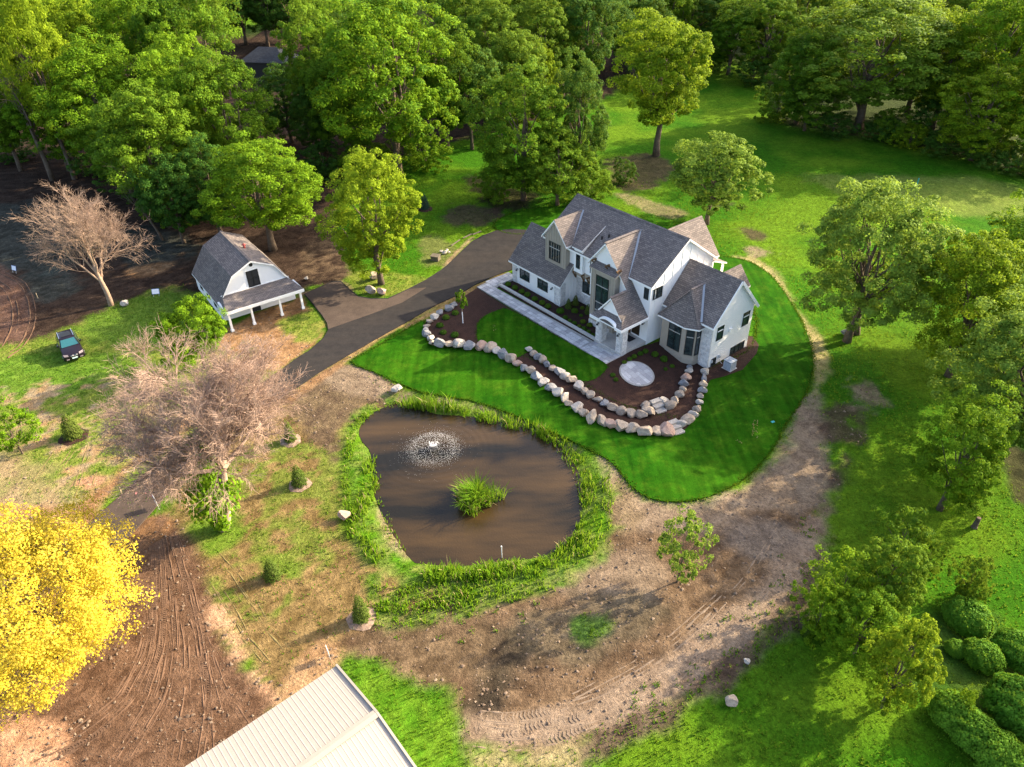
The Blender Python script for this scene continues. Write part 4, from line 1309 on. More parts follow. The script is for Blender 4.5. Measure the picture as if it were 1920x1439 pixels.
# ---------------------------------------------------------------- white metal-roofed shed, lower edge of the picture
ZS = 4.6
A3 = upz(630, 1249, ZS)
E3 = upz(345, 1439, ZS)
R3 = upz(709, 1336, ZS + 0.75)
ex = (E3 - A3); ex[2] = 0; ex /= np.linalg.norm(ex)              # along the eave, towards lower left
ey = np.array([-ex[1], ex[0], 0])
if (R3 - A3) @ ey < 0:
    ey = -ey
half = float((R3 - A3) @ ey)
shed = thing("metal_shed", "shed with white ribbed metal roof at the lower edge of the picture", "shed", (A3[0], A3[1], 0))
def sp(u, v, z):
    q = ex * u + ey * v
    return np.array([q[0], q[1], z])
SL = 14.0
rise = 0.75
mb = MB()
mb.ext([sp(0.2, 0.2, -.3), sp(0.2, 0.2, ZS - .12), sp(0.2, half, ZS + rise - .16), sp(0.2, 2 * half - .2, ZS - .12), sp(0.2, 2 * half - .2, -.3)], ex * (SL - .4))
mb.build("wall", M['white'], shed)
pw = 0.27
meA = None
for side in (0, 1):
    for i in range(int(SL / pw)):
        u0 = i * pw
        if meA is None or side not in meA:
            mb = MB()
            v0, v1 = (0, half) if side == 0 else (2 * half, half)
            z0, z1 = ZS, ZS + rise
            o0, o1 = np.array([0, 0, .0]), np.array([0, 0, .055])
            us = [0, .035, .06, pw]
            hs = [0, .05, .05, 0]
            prof_ = [(0, 0), (.03, .009), (.055, .009), (.085, 0), (pw, 0)]
            for (ua, ha), (ub, hb) in zip(prof_[:-1], prof_[1:]):
                q = [sp(ua, v0, z0 + ha), sp(ub, v0, z0 + hb), sp(ub, v1, z1 + hb), sp(ua, v1, z1 + ha)]
                n_ = np.cross(q[1] - q[0], q[3] - q[0])
                mb.face(q if n_[2] > 0 else q[::-1])
            q = [sp(0, v0, z0 - .06), sp(pw, v0, z0 - .06), sp(pw, v0, z0), sp(0, v0, z0)]
            mb.face(q)
            me = mb.mesh("roof_panel")
            me.materials.append(M['metalroof'])
            meA = dict(meA or {}); meA[side] = me
        o = link("roof_panel", meA[side], shed)
        o.location = Vector(ex * u0)
mb = MB()
for s_ in (-1, 1):
    a, b = sp(-.05, half, ZS + rise + .09), sp(-.05, half + s_ * .24, ZS + rise + .09 - .24 * rise / half)
    mb.ext([a, b, b + ex * (SL + .1), a + ex * (SL + .1)], (0, 0, -.04))
mb.build("ridge_cap", M['ridgecap'], shed)
mb = MB()
for v0, v1 in ((0, half), (2 * half, half)):
    mb.bar(sp(-.04, v0, ZS + .0), sp(-.04, v1, ZS + rise + .0), 0.12, 0.2)
mb.build("verge_trim", M['ridgecap'], shed)
# distant house glimpsed through the woods
hb = upz(503, 98, 5.5)
far = thing("house", "dark-roofed house half hidden among the tall trees at the back", "house", (hb[0], hb[1], 0), rad(-12))
blk("wall", -5.0, 5.0, -3.5, 3.5, 0, 4.2, M['black'], far)
roofs("roof", [[(-5.6, -4, 4.1), (5.6, -4, 4.1), (2.2, 0, 6.6), (-2.2, 0, 6.6)], [(5.6, -4, 4.1), (5.6, 4, 4.1), (2.2, 0, 6.6)], [(5.6, 4, 4.1), (-5.6, 4, 4.1), (-2.2, 0, 6.6), (2.2, 0, 6.6)], [(-5.6, 4, 4.1), (-5.6, -4, 4.1), (-2.2, 0, 6.6)]], far, 0.2, [M['blueshingle'], M['black']])
window((1.5, -3.5, 1.2), X1, NF, 1.4, 1.3, 2, (), far)
hb = upz(1690, 55, 6)
far = thing("house", "pale house glimpsed through the tree tops at the upper right", "house", (hb[0], hb[1], 0), rad(20))
blk("wall", -6, 6, -4, 4, 0, 5, WH, far)
roofs("roof", [[(-6.4, -4.5, 5), (6.4, -4.5, 5), (6.4, 0, 7.4), (-6.4, 0, 7.4)], [(-6.4, 4.5, 5), (-6.4, 0, 7.4), (6.4, 0, 7.4), (6.4, 4.5, 5)]], far, 0.2, [M['pvc'], TR])
window((-3, -4, 2), X1, NF, 1.5, 1.4, 2, (), far)

# ---------------------------------------------------------------- plants: prototypes
def fib_dirs(n, r, jit=0.25):
    i = np.arange(n) + 0.5
    ph = np.arccos(1 - 2 * i / n)
    th_ = math.pi * (1 + 5 ** 0.5) * i + r.random() * 6
    d = np.stack([np.cos(th_) * np.sin(ph), np.sin(th_) * np.sin(ph), np.cos(ph)], 1) + r.normal(0, jit, (n, 3))
    return d / np.linalg.norm(d, axis=1)[:, None]

def leaves_mesh(name, C_, N_, size, tint, r, aspect=0.62):
    """one folded, leaf-shaped face pair per leaf"""
    n = len(C_)
    N_ = N_ / (np.linalg.norm(N_, axis=1)[:, None] + 1e-9)
    u = np.cross(N_, r.normal(0, 1, (n, 3)))
    u /= np.linalg.norm(u, axis=1)[:, None] + 1e-9
    v = np.cross(N_, u)
    s = (size * r.uniform(0.65, 1.3, n))[:, None]
    V = np.empty((n, 4, 3))
    V[:, 0] = C_ - u * s - N_ * s * .2
    V[:, 1] = C_ - v * s * aspect + N_ * s * .12
    V[:, 2] = C_ + u * s - N_ * s * .25
    V[:, 3] = C_ + v * s * aspect + N_ * s * .12
    b = np.arange(n)[:, None] * 4
    Fc = np.concatenate([b + np.array([[0, 1, 3]]), b + np.array([[1, 2, 3]])], 0)
    return np_mesh(name, V.reshape(-1, 3), Fc, np.repeat(tint, 4))

def crown_proto(seed, R, z0, z1, lobes, per_lobe, per_clump, leaf, shape='round'):
    """foliage as boughs > clumps > leaves; returns mesh and bough centres"""
    r = np.random.default_rng(seed)
    zc, hz = (z0 + z1) / 2, (z1 - z0) / 2
    D = fib_dirs(lobes, r, 0.3)
    ext_ = np.array([R, R, hz])
    prof_ = 1.0
    L = D * ext_ * r.uniform(0.42, 0.80, (lobes, 1))
    if shape == 'cone':
        kk = np.clip(0.95 - 0.75 * (L[:, 2] / hz * .5 + .5) + .35, .25, 1.1); L[:, :2] *= kk[:, None]
    if shape == 'spread':
        kk = 0.75 + 0.35 * (L[:, 2] / hz); L[:, :2] *= np.clip(kk, .5, 1.2)[:, None]
    lr = R * r.uniform(0.25, 0.52, lobes)
    L = np.vstack([L, [[0, 0, hz * .35]], [[0, 0, -hz * .2]]]); lr = np.append(lr, [R * .55, R * .5]); lobes += 2
    Cs, Ns, Ts = [], [], []
    for i in range(lobes):
        out = L[i] / (np.linalg.norm(L[i]) + 1e-6)
        d = fib_dirs(per_lobe, r, 0.22)
        d = d[(d @ out > -0.45)]
        flat = np.array([1, 1, min(1.0, 0.55 + 0.45 * hz / R)])
        cp = L[i] + d * flat * (lr[i] * r.uniform(0.72, 1.18, len(d)))[:, None]
        cr = lr[i] * r.uniform(0.20, 0.38, len(d)) * (.8 if shape == 'gold' else 1)
        for j in range(len(d)):
            m = per_clump
            ax_ = d[j] + np.array([0, 0, .55]); ax_ /= np.linalg.norm(ax_)
            q = r.normal(0, 1, (m, 3)); q /= np.linalg.norm(q, axis=1)[:, None]
            q = q + ax_ * 0.75; q /= np.linalg.norm(q, axis=1)[:, None]
            p = cp[j] + q * np.array([1, 1, .72]) * (cr[j] * r.uniform(0.55, 1.15, m))[:, None]
            Cs.append(p)
            Ns.append(q + np.array([0, 0, .25]) + r.normal(0, .42, (m, 3)))
            Ts.append(np.clip(0.45 + r.normal(0, .16) + r.normal(0, .2, m), 0, 1))
    C_, N_, T_ = np.vstack(Cs), np.vstack(Ns), np.concatenate(Ts)
    C_[:, 2] = np.maximum(C_[:, 2] + zc, z0 * .55)
    Lc = L.copy(); Lc[:, 2] += zc
    return leaves_mesh("crown", C_, N_, leaf, T_, r), Lc

def trunk_proto(seed, H, rad0, z0, L, lean=0.0, fork=False):
    r = random.Random(seed)
    mb = MB()
    top = H * 0.72
    pts, ra = [], []
    for i in range(7):
        t_ = i / 6
        pts.append((r.uniform(-.03, .03) * H * t_ + lean * t_, r.uniform(-.03, .03) * H * t_, -0.4 + (top + .4) * t_))
        ra.append(rad0 * (1.25 if i == 0 else 1 - 0.8 * t_))
    mb.tube(pts, ra, 7)
    for q in L[:12]:
        s_ = r.uniform(.25, .6)
        zi = max(z0 * .7, min(q[2] - .18 * H, top * s_ + z0 * .3))
        k_ = min(5, max(1, int((zi + .4) / (top + .4) * 6)))
        p0 = np.array(pts[k_]); p2 = np.array(q)
        p1 = p0 * .5 + p2 * .5 + np.array([r.uniform(-.06, .06) * H, r.uniform(-.06, .06) * H, -.03 * H])
        mb.tube([p0, p1, p2], [rad0 * .42, rad0 * .26, rad0 * .08], 5, cap=False)
    return mb.mesh("trunk", True)

PROTO = {}
def make_tree_protos():
    specs = {
        # key: H, R, z0, lobes, clumps, leaves, leaf size, trunk radius, shape
        'big0': (24, 8.2, 4.0, 17, 28, 130, .17, .55, 'round'), 'big1': (24, 7.6, 3.0, 19, 27, 125, .165, .5, 'cone'),
        'big2': (24, 8.6, 5.5, 16, 29, 130, .175, .6, 'spread'), 'big4': (24, 8.0, 2.2, 21, 25, 120, .17, .5, 'round'), 'big5': (24, 8.2, 3.0, 13, 32, 130, .17, .5, 'cone'), 'big6': (24, 7.8, 4.0, 24, 22, 120, .165, .5, 'spread'),
        'big3': (24, 7.4, 2.0, 20, 26, 125, .165, .5, 'round'),
        'mid0': (13, 5.2, 1.6, 14, 24, 120, .135, .28, 'round'), 'mid1': (13, 5.0, 1.0, 15, 23, 118, .13, .26, 'cone'), 'mid2': (13, 5.5, 3.0, 13, 24, 110, .135, .3, 'spread'),
        'small0': (6, 2.6, .5, 9, 14, 54, .10, .10, 'round'), 'small1': (6, 2.5, .3, 9, 15, 60, .10, .09, 'cone'),
        'bush0': (4, 2.6, .1, 11, 18, 72, .075, .07, 'round'), 'gold': (9.6, 6.3, 1.2, 28, 44, 78, .08, .3, 'round'),
    }
    for i, (k_, (H, R, z0, lo, pl_, pc_, lf, tr, sh_)) in enumerate(specs.items()):
        me_, L = crown_proto(100 + i, R, z0, H * .985, lo, pl_, pc_, lf, sh_)
        zmax = max(v.co.z for v in me_.vertices) if len(me_.vertices) < 300000 else H
        PROTO[k_] = (H, R, me_, trunk_proto(200 + i, H, tr, z0, L), zmax)
make_tree_protos()

def solve_tree(bx, by, ty, wpx):
    p = up(bx, by)
    lo, hi = 0.3, 60.0
    for _ in range(40):
        m = (lo + hi) / 2
        if proj(p[0], p[1], p[2] + m)[1] > ty:
            lo = m
        else:
            hi = m
    f = proj(p[0], p[1], p[2] + hi * .6)[2]
    return p, hi, wpx / 2 * f / F_PX

def tree(label, bx, by, ty, wpx, proto, leaf, name="tree", cat="tree", group=None, bark='bark', hmax=34):
    p, h, r = solve_tree(bx, by, ty, wpx)
    return tree_at(label, p, min(h, hmax), r, proto, leaf, name, cat, group, bark)

def tree_at(label, p, h, r, proto, leaf, name="tree", cat="tree", group=None, bark='bark'):
    H, R, cm, tm, zm = PROTO[proto]
    o = thing(name, label, cat, p, R_.uniform(0, 6.28), group, (r / R * 0.93, r / R * 0.93, h / zm))
    link("crown", cm, o, [M[leaf]])
    link("trunk", tm, o, [M[bark]])
    return o

WOODS = "trees of the woods behind"
T = [
 # woods on the left
 ("tall yellow-green tree at the upper left corner on a long bare trunk", 140, 335, -30, 150, 'big2', 'lf_yg'),
 ("rounded green tree just right of the long bare trunk at the left edge", 130, 320, 112, 150, 'big3', 'lf_bright'),
 ("broad sunlit tree in the left woods above the big bare pink tree", 235, 345, 52, 225, 'big6', 'lf_bright'),
 ("tree at the top edge, second from the upper left corner", 195, 270, -50, 180, 'big1', 'lf_yg'),
 ("tree at the top edge, third from the upper left corner", 300, 270, -45, 190, 'big0', 'lf_bright'),
 ("tree at the top edge left of the dark gap above the hidden roof", 400, 285, -40, 200, 'big2', 'lf_mid'),
 ("large mid-green tree filling the middle of the left woods", 320, 425, 148, 235, 'big5', 'lf_mid'),
 ("tree with bright tips behind the big mid-green one in the left woods", 375, 380, 85, 180, 'big1', 'lf_bright'),
 ("wide dense tree directly left of the half hidden dark roof", 458, 378, 68, 195, 'big0', 'lf_mid'),
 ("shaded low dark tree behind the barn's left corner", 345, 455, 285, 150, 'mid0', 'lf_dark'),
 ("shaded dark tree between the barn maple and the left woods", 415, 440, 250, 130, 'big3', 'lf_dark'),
 ("bright green maple standing right behind the barn", 512, 468, 248, 245, 'big0', 'lf_bright'),
 ("yellow-green tree beside the driveway, right of the barn", 715, 532, 275, 190, 'big3', 'lf_yg'),
 ("dark tree just right of the half hidden dark roof", 612, 285, -15, 135, 'big3', 'lf_mid'),
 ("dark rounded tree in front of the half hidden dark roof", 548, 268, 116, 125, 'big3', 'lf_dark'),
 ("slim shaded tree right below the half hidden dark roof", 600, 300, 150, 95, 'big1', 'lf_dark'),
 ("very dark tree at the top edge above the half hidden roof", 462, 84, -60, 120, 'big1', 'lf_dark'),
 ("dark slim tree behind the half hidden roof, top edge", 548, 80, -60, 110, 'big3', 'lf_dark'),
 ("huge sunlit tree left of centre, crown reaching the top edge", 748, 325, -45, 285, 'big4', 'lf_bright'),
 ("shaded tree at the left foot of the huge sunlit tree", 655, 305, 70, 150, 'big5', 'lf_mid'),
 ("olive tree at the top edge, right of the huge sunlit tree", 930, 225, -30, 160, 'big0', 'lf_olive'),
 ("bushy dark tree in the gap below the olive tree at the top edge", 885, 280, 85, 140, 'mid2', 'lf_dark'),
 ("olive tree at the top edge, above the clump behind the house", 1015, 215, -35, 150, 'big3', 'lf_olive'),
 ("dark tree at the top edge left of the lone tree with thick trunk", 1095, 200, -40, 160, 'big2', 'lf_dark'),
 ("small bright yellow tree top peeping out behind the clump", 1020, 240, 78, 76, 'mid1', 'lf_yg'),
 ("sunlit left-hand tree of the clump behind the house", 982, 375, 112, 182, 'big3', 'lf_mid'),
 ("blue-green right-hand tree of the clump behind the house", 1082, 362, 92, 122, 'big1', 'lf_dark'),
 ("low front tree of the clump behind the house", 1045, 385, 238, 160, 'mid1', 'lf_mid'),
 ("lone olive-green tree on the back lawn with thick bare trunk", 1230, 292, 20, 212, 'big2', 'lf_yg'),
 ("rounded pale tree right behind the main roof ridge", 1325, 420, 244, 192, 'mid0', 'lf_pale'),
 ("dark tree at the top edge behind the lone olive-green tree", 1185, 145, -45, 150, 'big0', 'lf_dark'),
 ("dark tree at the top edge, right of the lone olive-green tree", 1290, 112, -45, 150, 'big3', 'lf_dark'),
 ("mid-green tree where the back lawn narrows at the top", 1365, 140, -10, 120, 'big1', 'lf_mid'),
 ("spreading olive tree with leaning grey trunk at the lawn's far edge", 1608, 246, -30, 330, 'big4', 'lf_olive'),
 ("left-hand mid-green tree beside the spreading olive tree", 1492, 232, 35, 150, 'big0', 'lf_mid'),
 ("low bush-like tree at the left foot of the spreading olive tree", 1508, 245, 135, 125, 'mid1', 'lf_mid'),
 ("dark tree behind the spreading olive tree at the top edge", 1430, 150, -30, 140, 'big3', 'lf_mid'),
 ("tall green tree at the top edge near the upper right corner", 1830, 262, -45, 220, 'big5', 'lf_bright'),
 ("olive tree between the spreading tree and the upper right corner", 1745, 250, 10, 180, 'big6', 'lf_yg'),
 ("green tree at the right edge below the upper right corner", 1915, 310, 75, 180, 'big4', 'lf_bright'),
 ("yellowish sunlit tree low in the right-hand woods", 1820, 300, 120, 170, 'big3', 'lf_yg'),
 ("tree at the top edge above the spreading olive tree", 1640, 160, -60, 170, 'big0', 'lf_mid'),
 ("corner tree in the extreme upper right", 1935, 200, -70, 170, 'big1', 'lf_olive'),
 ("leafy tree filling the gap low in the left woods, behind the big bare pink tree", 250, 372, 190, 150, 'big4', 'lf_mid'),
 ("bright tree between the tops of the left woods and the hidden roof", 380, 330, 40, 160, 'big5', 'lf_bright'),
 ("mid-green tree at the left edge below the upper left corner", 40, 320, 100, 150, 'big6', 'lf_mid'),
 ("dark tree filling the gap right of the hidden roof", 680, 270, 20, 150, 'big3', 'lf_dark'),
 ("dark tree filling the gap left of the clump behind the house", 840, 285, 30, 150, 'big6', 'lf_mid'),
 ("olive tree deep between the top-edge trees above the clump", 970, 250, 40, 150, 'big5', 'lf_olive'),
 ("bright sunlit tree in the right-hand woods above the marker post", 1700, 215, 0, 190, 'big5', 'lf_yg'),
 ("mid-green tree in the right-hand woods near the right edge", 1880, 250, 20, 190, 'big6', 'lf_bright'),
 # right of the house
 ("olive tree on two bare leaning trunks right of the house", 1588, 640, 314, 268, 'big4', 'lf_pale'),
 ("large light-green tree at the right, left-hand crown of the group", 1778, 705, 430, 240, 'big5', 'lf_yg'),
 ("large light-green tree cut by the right edge, upper crown of the group", 1885, 640, 368, 275, 'big6', 'lf_bright'),
 ("large light-green tree cut by the right edge, lower crown of the group", 1880, 850, 550, 305, 'big4', 'lf_pale'),
 ("single rounded tree with a pale sunlit side below the right-hand group", 1762, 955, 738, 190, 'big1', 'lf_bright'),
 ("young sparse tree standing alone on the sandy ground", 1270, 1090, 948, 108, 'small0', 'lf_pale'),
 ("light-green tree top behind the bare twigs, left of the barn's front", 385, 690, 562, 140, 'mid0', 'lf_bright'),
 ("green tree cut off by the left edge beside a small spruce", 42, 850, 748, 105, 'small0', 'lf_bright'),
]
for q in T:
    o = tree(*q, group=WOODS if q[2] < 300 else None)
    if "two bare leaning trunks" in q[0]:
        o.rotation_euler.z = 0.3
        k2 = link("trunk", PROTO[q[5]][3], o, [M['bark']])
        k2.location, k2.rotation_euler, k2.scale = (2.4, 1.2, 0), (0, rad(7), 2.2), (.85, .85, .9)
# deep woods behind the first rows, ever smaller in the picture
deep = random.Random(5)
row = 0
for (y0_, xs, kinds) in ((175, range(-40, 1130, 118), ('lf_mid', 'lf_dark', 'lf_bright')), (120, range(-140, 1960, 128), ('lf_mid', 'lf_dark', 'lf_olive')), (75, range(-220, 2060, 118), ('lf_dark', 'lf_mid', 'lf_olive')), (40, range(-250, 2100, 112), ('lf_dark', 'lf_mid')), (8, range(-300, 2150, 105), ('lf_dark', 'lf_mid'))):
    for n_, x_ in enumerate(xs):
        if row < 2 and 375 < x_ < 650:
            continue
        p = up(x_ + deep.uniform(-35, 35), y0_ + deep.uniform(-14, 14))
        tree_at("tree of the dense wood far back, crown merging with its neighbours", p, deep.uniform(20, 27), deep.uniform(6.5, 9), deep.choice(('big0', 'big1', 'big2', 'big3', 'big4', 'big5', 'big6')), deep.choice(kinds if p[0] < 40 else ('lf_mid', 'lf_yg', 'lf_bright', 'lf_olive')), group="dense wood far back")  # right-hand rows: sun coming through the wood put into yellower leaf colours
    row += 1
# the same wood goes on beyond the right edge, and shades the lawns
for X_, Y_, h, r in ((82, 76, 22, 7), (72, 58, 15, 6), (57, 33, 18, 6.5), (68, 32, 21, 8), (52, 22, 18, 6.5), (64, 20, 20, 7), (46, 12, 15, 6)):
    tree_at("tree of the wood beyond the right-hand lawn", (X_, Y_, float(g0(X_, Y_))), h, r, R_.choice(('big0', 'big1', 'big2', 'big3')), R_.choice(('lf_mid', 'lf_bright')), group="wood beyond the right-hand lawn")

# golden tree, lower left
p = upz(66, 1122, 5.2)
tree_at("broad golden-yellow tree in the lower left corner", (p[0], p[1], 0), 9.6, 6.3, 'gold', 'lf_gold')

# shrubs at the wood's edge and on the right
for q in [

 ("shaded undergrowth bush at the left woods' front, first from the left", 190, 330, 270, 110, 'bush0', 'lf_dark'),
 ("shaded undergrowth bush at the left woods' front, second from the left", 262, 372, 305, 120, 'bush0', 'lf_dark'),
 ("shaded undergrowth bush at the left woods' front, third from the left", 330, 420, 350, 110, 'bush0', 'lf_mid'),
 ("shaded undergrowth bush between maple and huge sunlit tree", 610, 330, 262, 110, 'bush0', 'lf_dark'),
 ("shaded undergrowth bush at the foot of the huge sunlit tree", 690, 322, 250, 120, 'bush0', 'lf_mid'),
 ("green undergrowth bush right of the huge sunlit tree's trunk", 800, 318, 245, 110, 'bush0', 'lf_bright'),
 ("low undergrowth bush at the left edge of the dark soil", 20, 300, 255, 110, 'bush0', 'lf_dark'),
 ("shaded undergrowth bush left of the half hidden dark roof", 400, 262, 195, 110, 'bush0', 'lf_mid'),
 ("olive-yellow bush at the foot of the right-hand woods", 1702, 278, 226, 74, 'bush0', 'lf_yg'),
 ("low bush at the left end of the right-hand wood's front", 1455, 225, 150, 110, 'bush0', 'lf_mid'),
 ("rounded bush between the leaning grey trunk and the olive-yellow bush", 1672, 262, 195, 100, 'bush0', 'lf_mid'),
 ("tall dark bush behind the row bushes at the right", 1745, 262, 180, 120, 'bush0', 'lf_dark'),
 ("tall mid-green bush behind the row bushes near the right edge", 1860, 290, 205, 130, 'bush0', 'lf_mid'),
 ("low spreading bush at the very right of the wood's front", 1950, 335, 265, 110, 'bush0', 'lf_mid'),
 ("dark low bush under the leaning grey trunk", 1560, 255, 205, 90, 'bush0', 'lf_dark'),
 ("dark low bush right of the leaning grey trunk", 1650, 262, 215, 80, 'bush0', 'lf_dark'),
 ("row bush along the right-hand wood's edge, first from the left", 1770, 290, 240, 100, 'bush0', 'lf_dark'),
 ("row bush along the right-hand wood's edge, second from the left", 1840, 305, 250, 110, 'bush0', 'lf_dark'),
 ("row bush along the right-hand wood's edge, third from the left", 1905, 325, 270, 100, 'bush0', 'lf_dark'),
 ("dark bush on the left side of the narrowing back lawn", 1330, 130, 70, 90, 'bush0', 'lf_dark'),
 ("low bush on the right side of the narrowing back lawn", 1410, 160, 105, 90, 'bush0', 'lf_dark'),
 ("low dark bush at the left foot of the clump behind the house", 930, 375, 305, 90, 'bush0', 'lf_mid'),
 ("low green bush at the right foot of the clump behind the house", 1105, 375, 300, 90, 'bush0', 'lf_mid'),
 ("small dark bush on the bare soil behind the house", 1168, 345, 290, 55, 'bush0', 'lf_dark'),
 ("large dark-green shrub in the group right of the haul track", 1642, 1150, 1015, 150, 'mid1', 'lf_mid'),
 ("bright-topped shrub left of the large dark one by the track", 1565, 1150, 1035, 120, 'small0', 'lf_bright'),
 ("low shrub nearest the track in the right-hand group", 1527, 1185, 1082, 110, 'bush0', 'lf_bright'),
 ("olive shrub below the large dark one by the track", 1600, 1230, 1125, 150, 'mid0', 'lf_bright'),
 ("small tree with a pale sunlit right side at the lower right", 1652, 1325, 1165, 150, 'mid1', 'lf_yg'),
 ("thin pale shrub above the large dark one by the track", 1675, 1060, 955, 120, 'small0', 'lf_mid'),
 ("small dark shrub right of the thin pale shrub", 1728, 1078, 1008, 80, 'bush0', 'lf_mid'),
 ("sparse shrub with bare twigs above the clipped globes", 1802, 1125, 1030, 75, 'bush0', 'lf_olive'),
 ("small green clump at the foot of the sparse twiggy shrub", 1815, 1135, 1085, 55, 'bush0', 'lf_mid'),
 ("little leafy sprout between the long clipped hedge globes", 1793, 1345, 1285, 42, 'bush0', 'lf_bright')]:
    tree(*q, name="shrub", cat="shrub")

# clipped evergreen mounds, lower right
def dome_proto(seed, n, leaf, bump=.06):
    r = np.random.default_rng(seed)
    d = r.normal(0, 1, (n, 3)); d[:, 2] = np.abs(d[:, 2]) * 1.0 - .25
    d /= np.linalg.norm(d, axis=1)[:, None]
    nb = vnoise(d[:, 0] * 4 + 9, d[:, 1] * 4 + d[:, 2] * 3 + 9, seed)
    rr = (1 - bump + 2 * bump * nb) * r.uniform(.80, 1.0, n)
    C_ = d * rr[:, None]
    C_[:, 2] = C_[:, 2] * .62 + .36
    C_[:, 2] = np.maximum(C_[:, 2], 0.02)
    return leaves_mesh("foliage", C_, d + r.normal(0, .45, (n, 3)) + np.array([0, 0, .2]), leaf, np.clip(.45 + (nb - .5) * .6 + r.normal(0, .2, n), 0, 1), r)
DOME = [dome_proto(300 + i, 6500, .055, .10) for i in range(3)]
GLOBE = [dome_proto(320 + i, 700, .16) for i in range(3)]
STEM = MB(); STEM.tube([(0, 0, -.1), (0, 0, .3), (.1, 0, .6)], [.06, .05, .02], 5); STEM = STEM.mesh("stem", True)

def dome(label, bx, by, wpx, hr, leaf, meshes, name="shrub", cat="shrub", group=None):
    p = up(bx, by)
    r = wpx / 2 * proj(*p)[2] / F_PX
    o = thing(name, label, cat, (p[0], p[1], p[2]), R_.uniform(0, 6.28), group, (r, r * R_.uniform(.9, 1.1), r * hr))
    link("foliage", meshes[R_.randrange(len(meshes))], o, [M[leaf]])
    link("stem", STEM, o, [M['bark']])
    return o
for q in [("single clipped evergreen mound, highest of the mounds at lower right", 1808, 1170, 82, 1.25), ("smallest clipped evergreen mound at lower right", 1790, 1222, 40, 1.2), ("clipped evergreen mound right of the smallest one", 1836, 1242, 68, 1.35),
          ("clipped evergreen mound touching the right edge, upper", 1900, 1232, 88, 1.3), ("clipped evergreen mound touching the right edge, lower and darker", 1905, 1345, 130, 1.35), ("first mound of the long clipped hedge at lower right", 1785, 1352, 92, 1.3),
          ("second mound of the long clipped hedge at lower right", 1822, 1388, 96, 1.3), ("third mound of the long clipped hedge at lower right", 1862, 1426, 100, 1.3), ("fourth mound of the long clipped hedge, cut by the bottom edge", 1905, 1465, 100, 1.3)]:
    dome(*q, leaf='lf_hedge', meshes=DOME, name="hedge_mound", group="clipped evergreen mounds")

# planting round the house
ORD = ["first", "second", "third", "fourth", "fifth", "sixth", "seventh", "eighth", "ninth", "tenth", "eleventh", "twelfth"]
for i, (a, b) in enumerate(((-7.6, -1.25), (-6.4, -1.2), (-5.2, -1.2), (-4.2, -1.2), (-2.9, -1.2), (-1.7, -1.15), (-0.7, -1.2), (1.0, -0.9))):
    p = house_to_world(a, b, .06)
    o = thing("shrub", f"small round shrub in the narrow front bed, {ORD[i]} from the driveway end", "shrub", p, R_.uniform(0, 6), "row of small shrubs in the front bed", (.36, .36, .48) if i < 7 else (.42, .42, .55))
    link("foliage", GLOBE[i % 3], o, [M['lf_box']]); link("stem", STEM, o, [M['bark']])
def zz4(x, y):
    return 940 + x / 8, 480 + y / 8
for i, (x, y, w, lf) in enumerate(((960, 945, 80, 'lf_box'), (1027, 990, 68, 'lf_box'), (1095, 1030, 80, 'lf_box'), (1167, 1075, 70, 'lf_boxgold'), (1240, 1115, 85, 'lf_box'), (1305, 1160, 80, 'lf_box'), (1370, 1210, 80, 'lf_box'), (1225, 1010, 88, 'lf_boxgold'), (1325, 1060, 90, 'lf_boxgold'), (1195, 910, 60, 'lf_box'), (1100, 850, 105, 'lf_box'), (1215, 800, 70, 'lf_boxgold'))):
    dome(f"boxwood globe left of the porch, {ORD[i]} counting from the walk side inwards", *zz4(x, y), w / 8, 1.35, lf, GLOBE, group="boxwood globes left of the porch")
for i, (x, y, w) in enumerate(((455, 1125, 55), (510, 1090, 55), (560, 1065, 60), (622, 1035, 60), (678, 1008, 62), (778, 1045, 75), (872, 1095, 80), (890, 1195, 45), (332, 1260, 55), (365, 1308, 55), (960, 1165, 50))):
    lab = ["nearest the walk's end in the row by the porch", "second from the walk's end in the row by the porch", "middle one of the row by the porch", "fourth from the walk's end in the row by the porch", "last of the row by the porch, nearest the white wall",
           "left one of the pair before the bay window", "right one of the pair before the bay window", "thin one between patio and bay", "upper one of the pair left of the round patio", "lower one of the pair left of the round patio", "sparse one between bay and boulders"][i]
    dome("small boxwood globe, " + lab, 1090 + x / 5.644, 480 + (y + 14) / 5.644, w / 5.644, 1.35, 'lf_box', GLOBE, group="boxwood globes round the patio bed")
for i, (x, y, w) in enumerate(((300, 215, 42), (245, 243, 45), (208, 290, 45), (228, 332, 42), (297, 348, 48))):
    lab = ["nearest the thin young tree", "second from the thin young tree", "middle one at the outer boulders", "fourth, near the boulder corner", "lowest, nearest the front boulders"][i]
    dome("low shrub in the left mulch bed, " + lab, 760 + x / 3.2, 520 + (y + 8) / 3.2, w / 3.2, 1.2, 'lf_box', GLOBE, group="low shrubs in the left mulch bed")

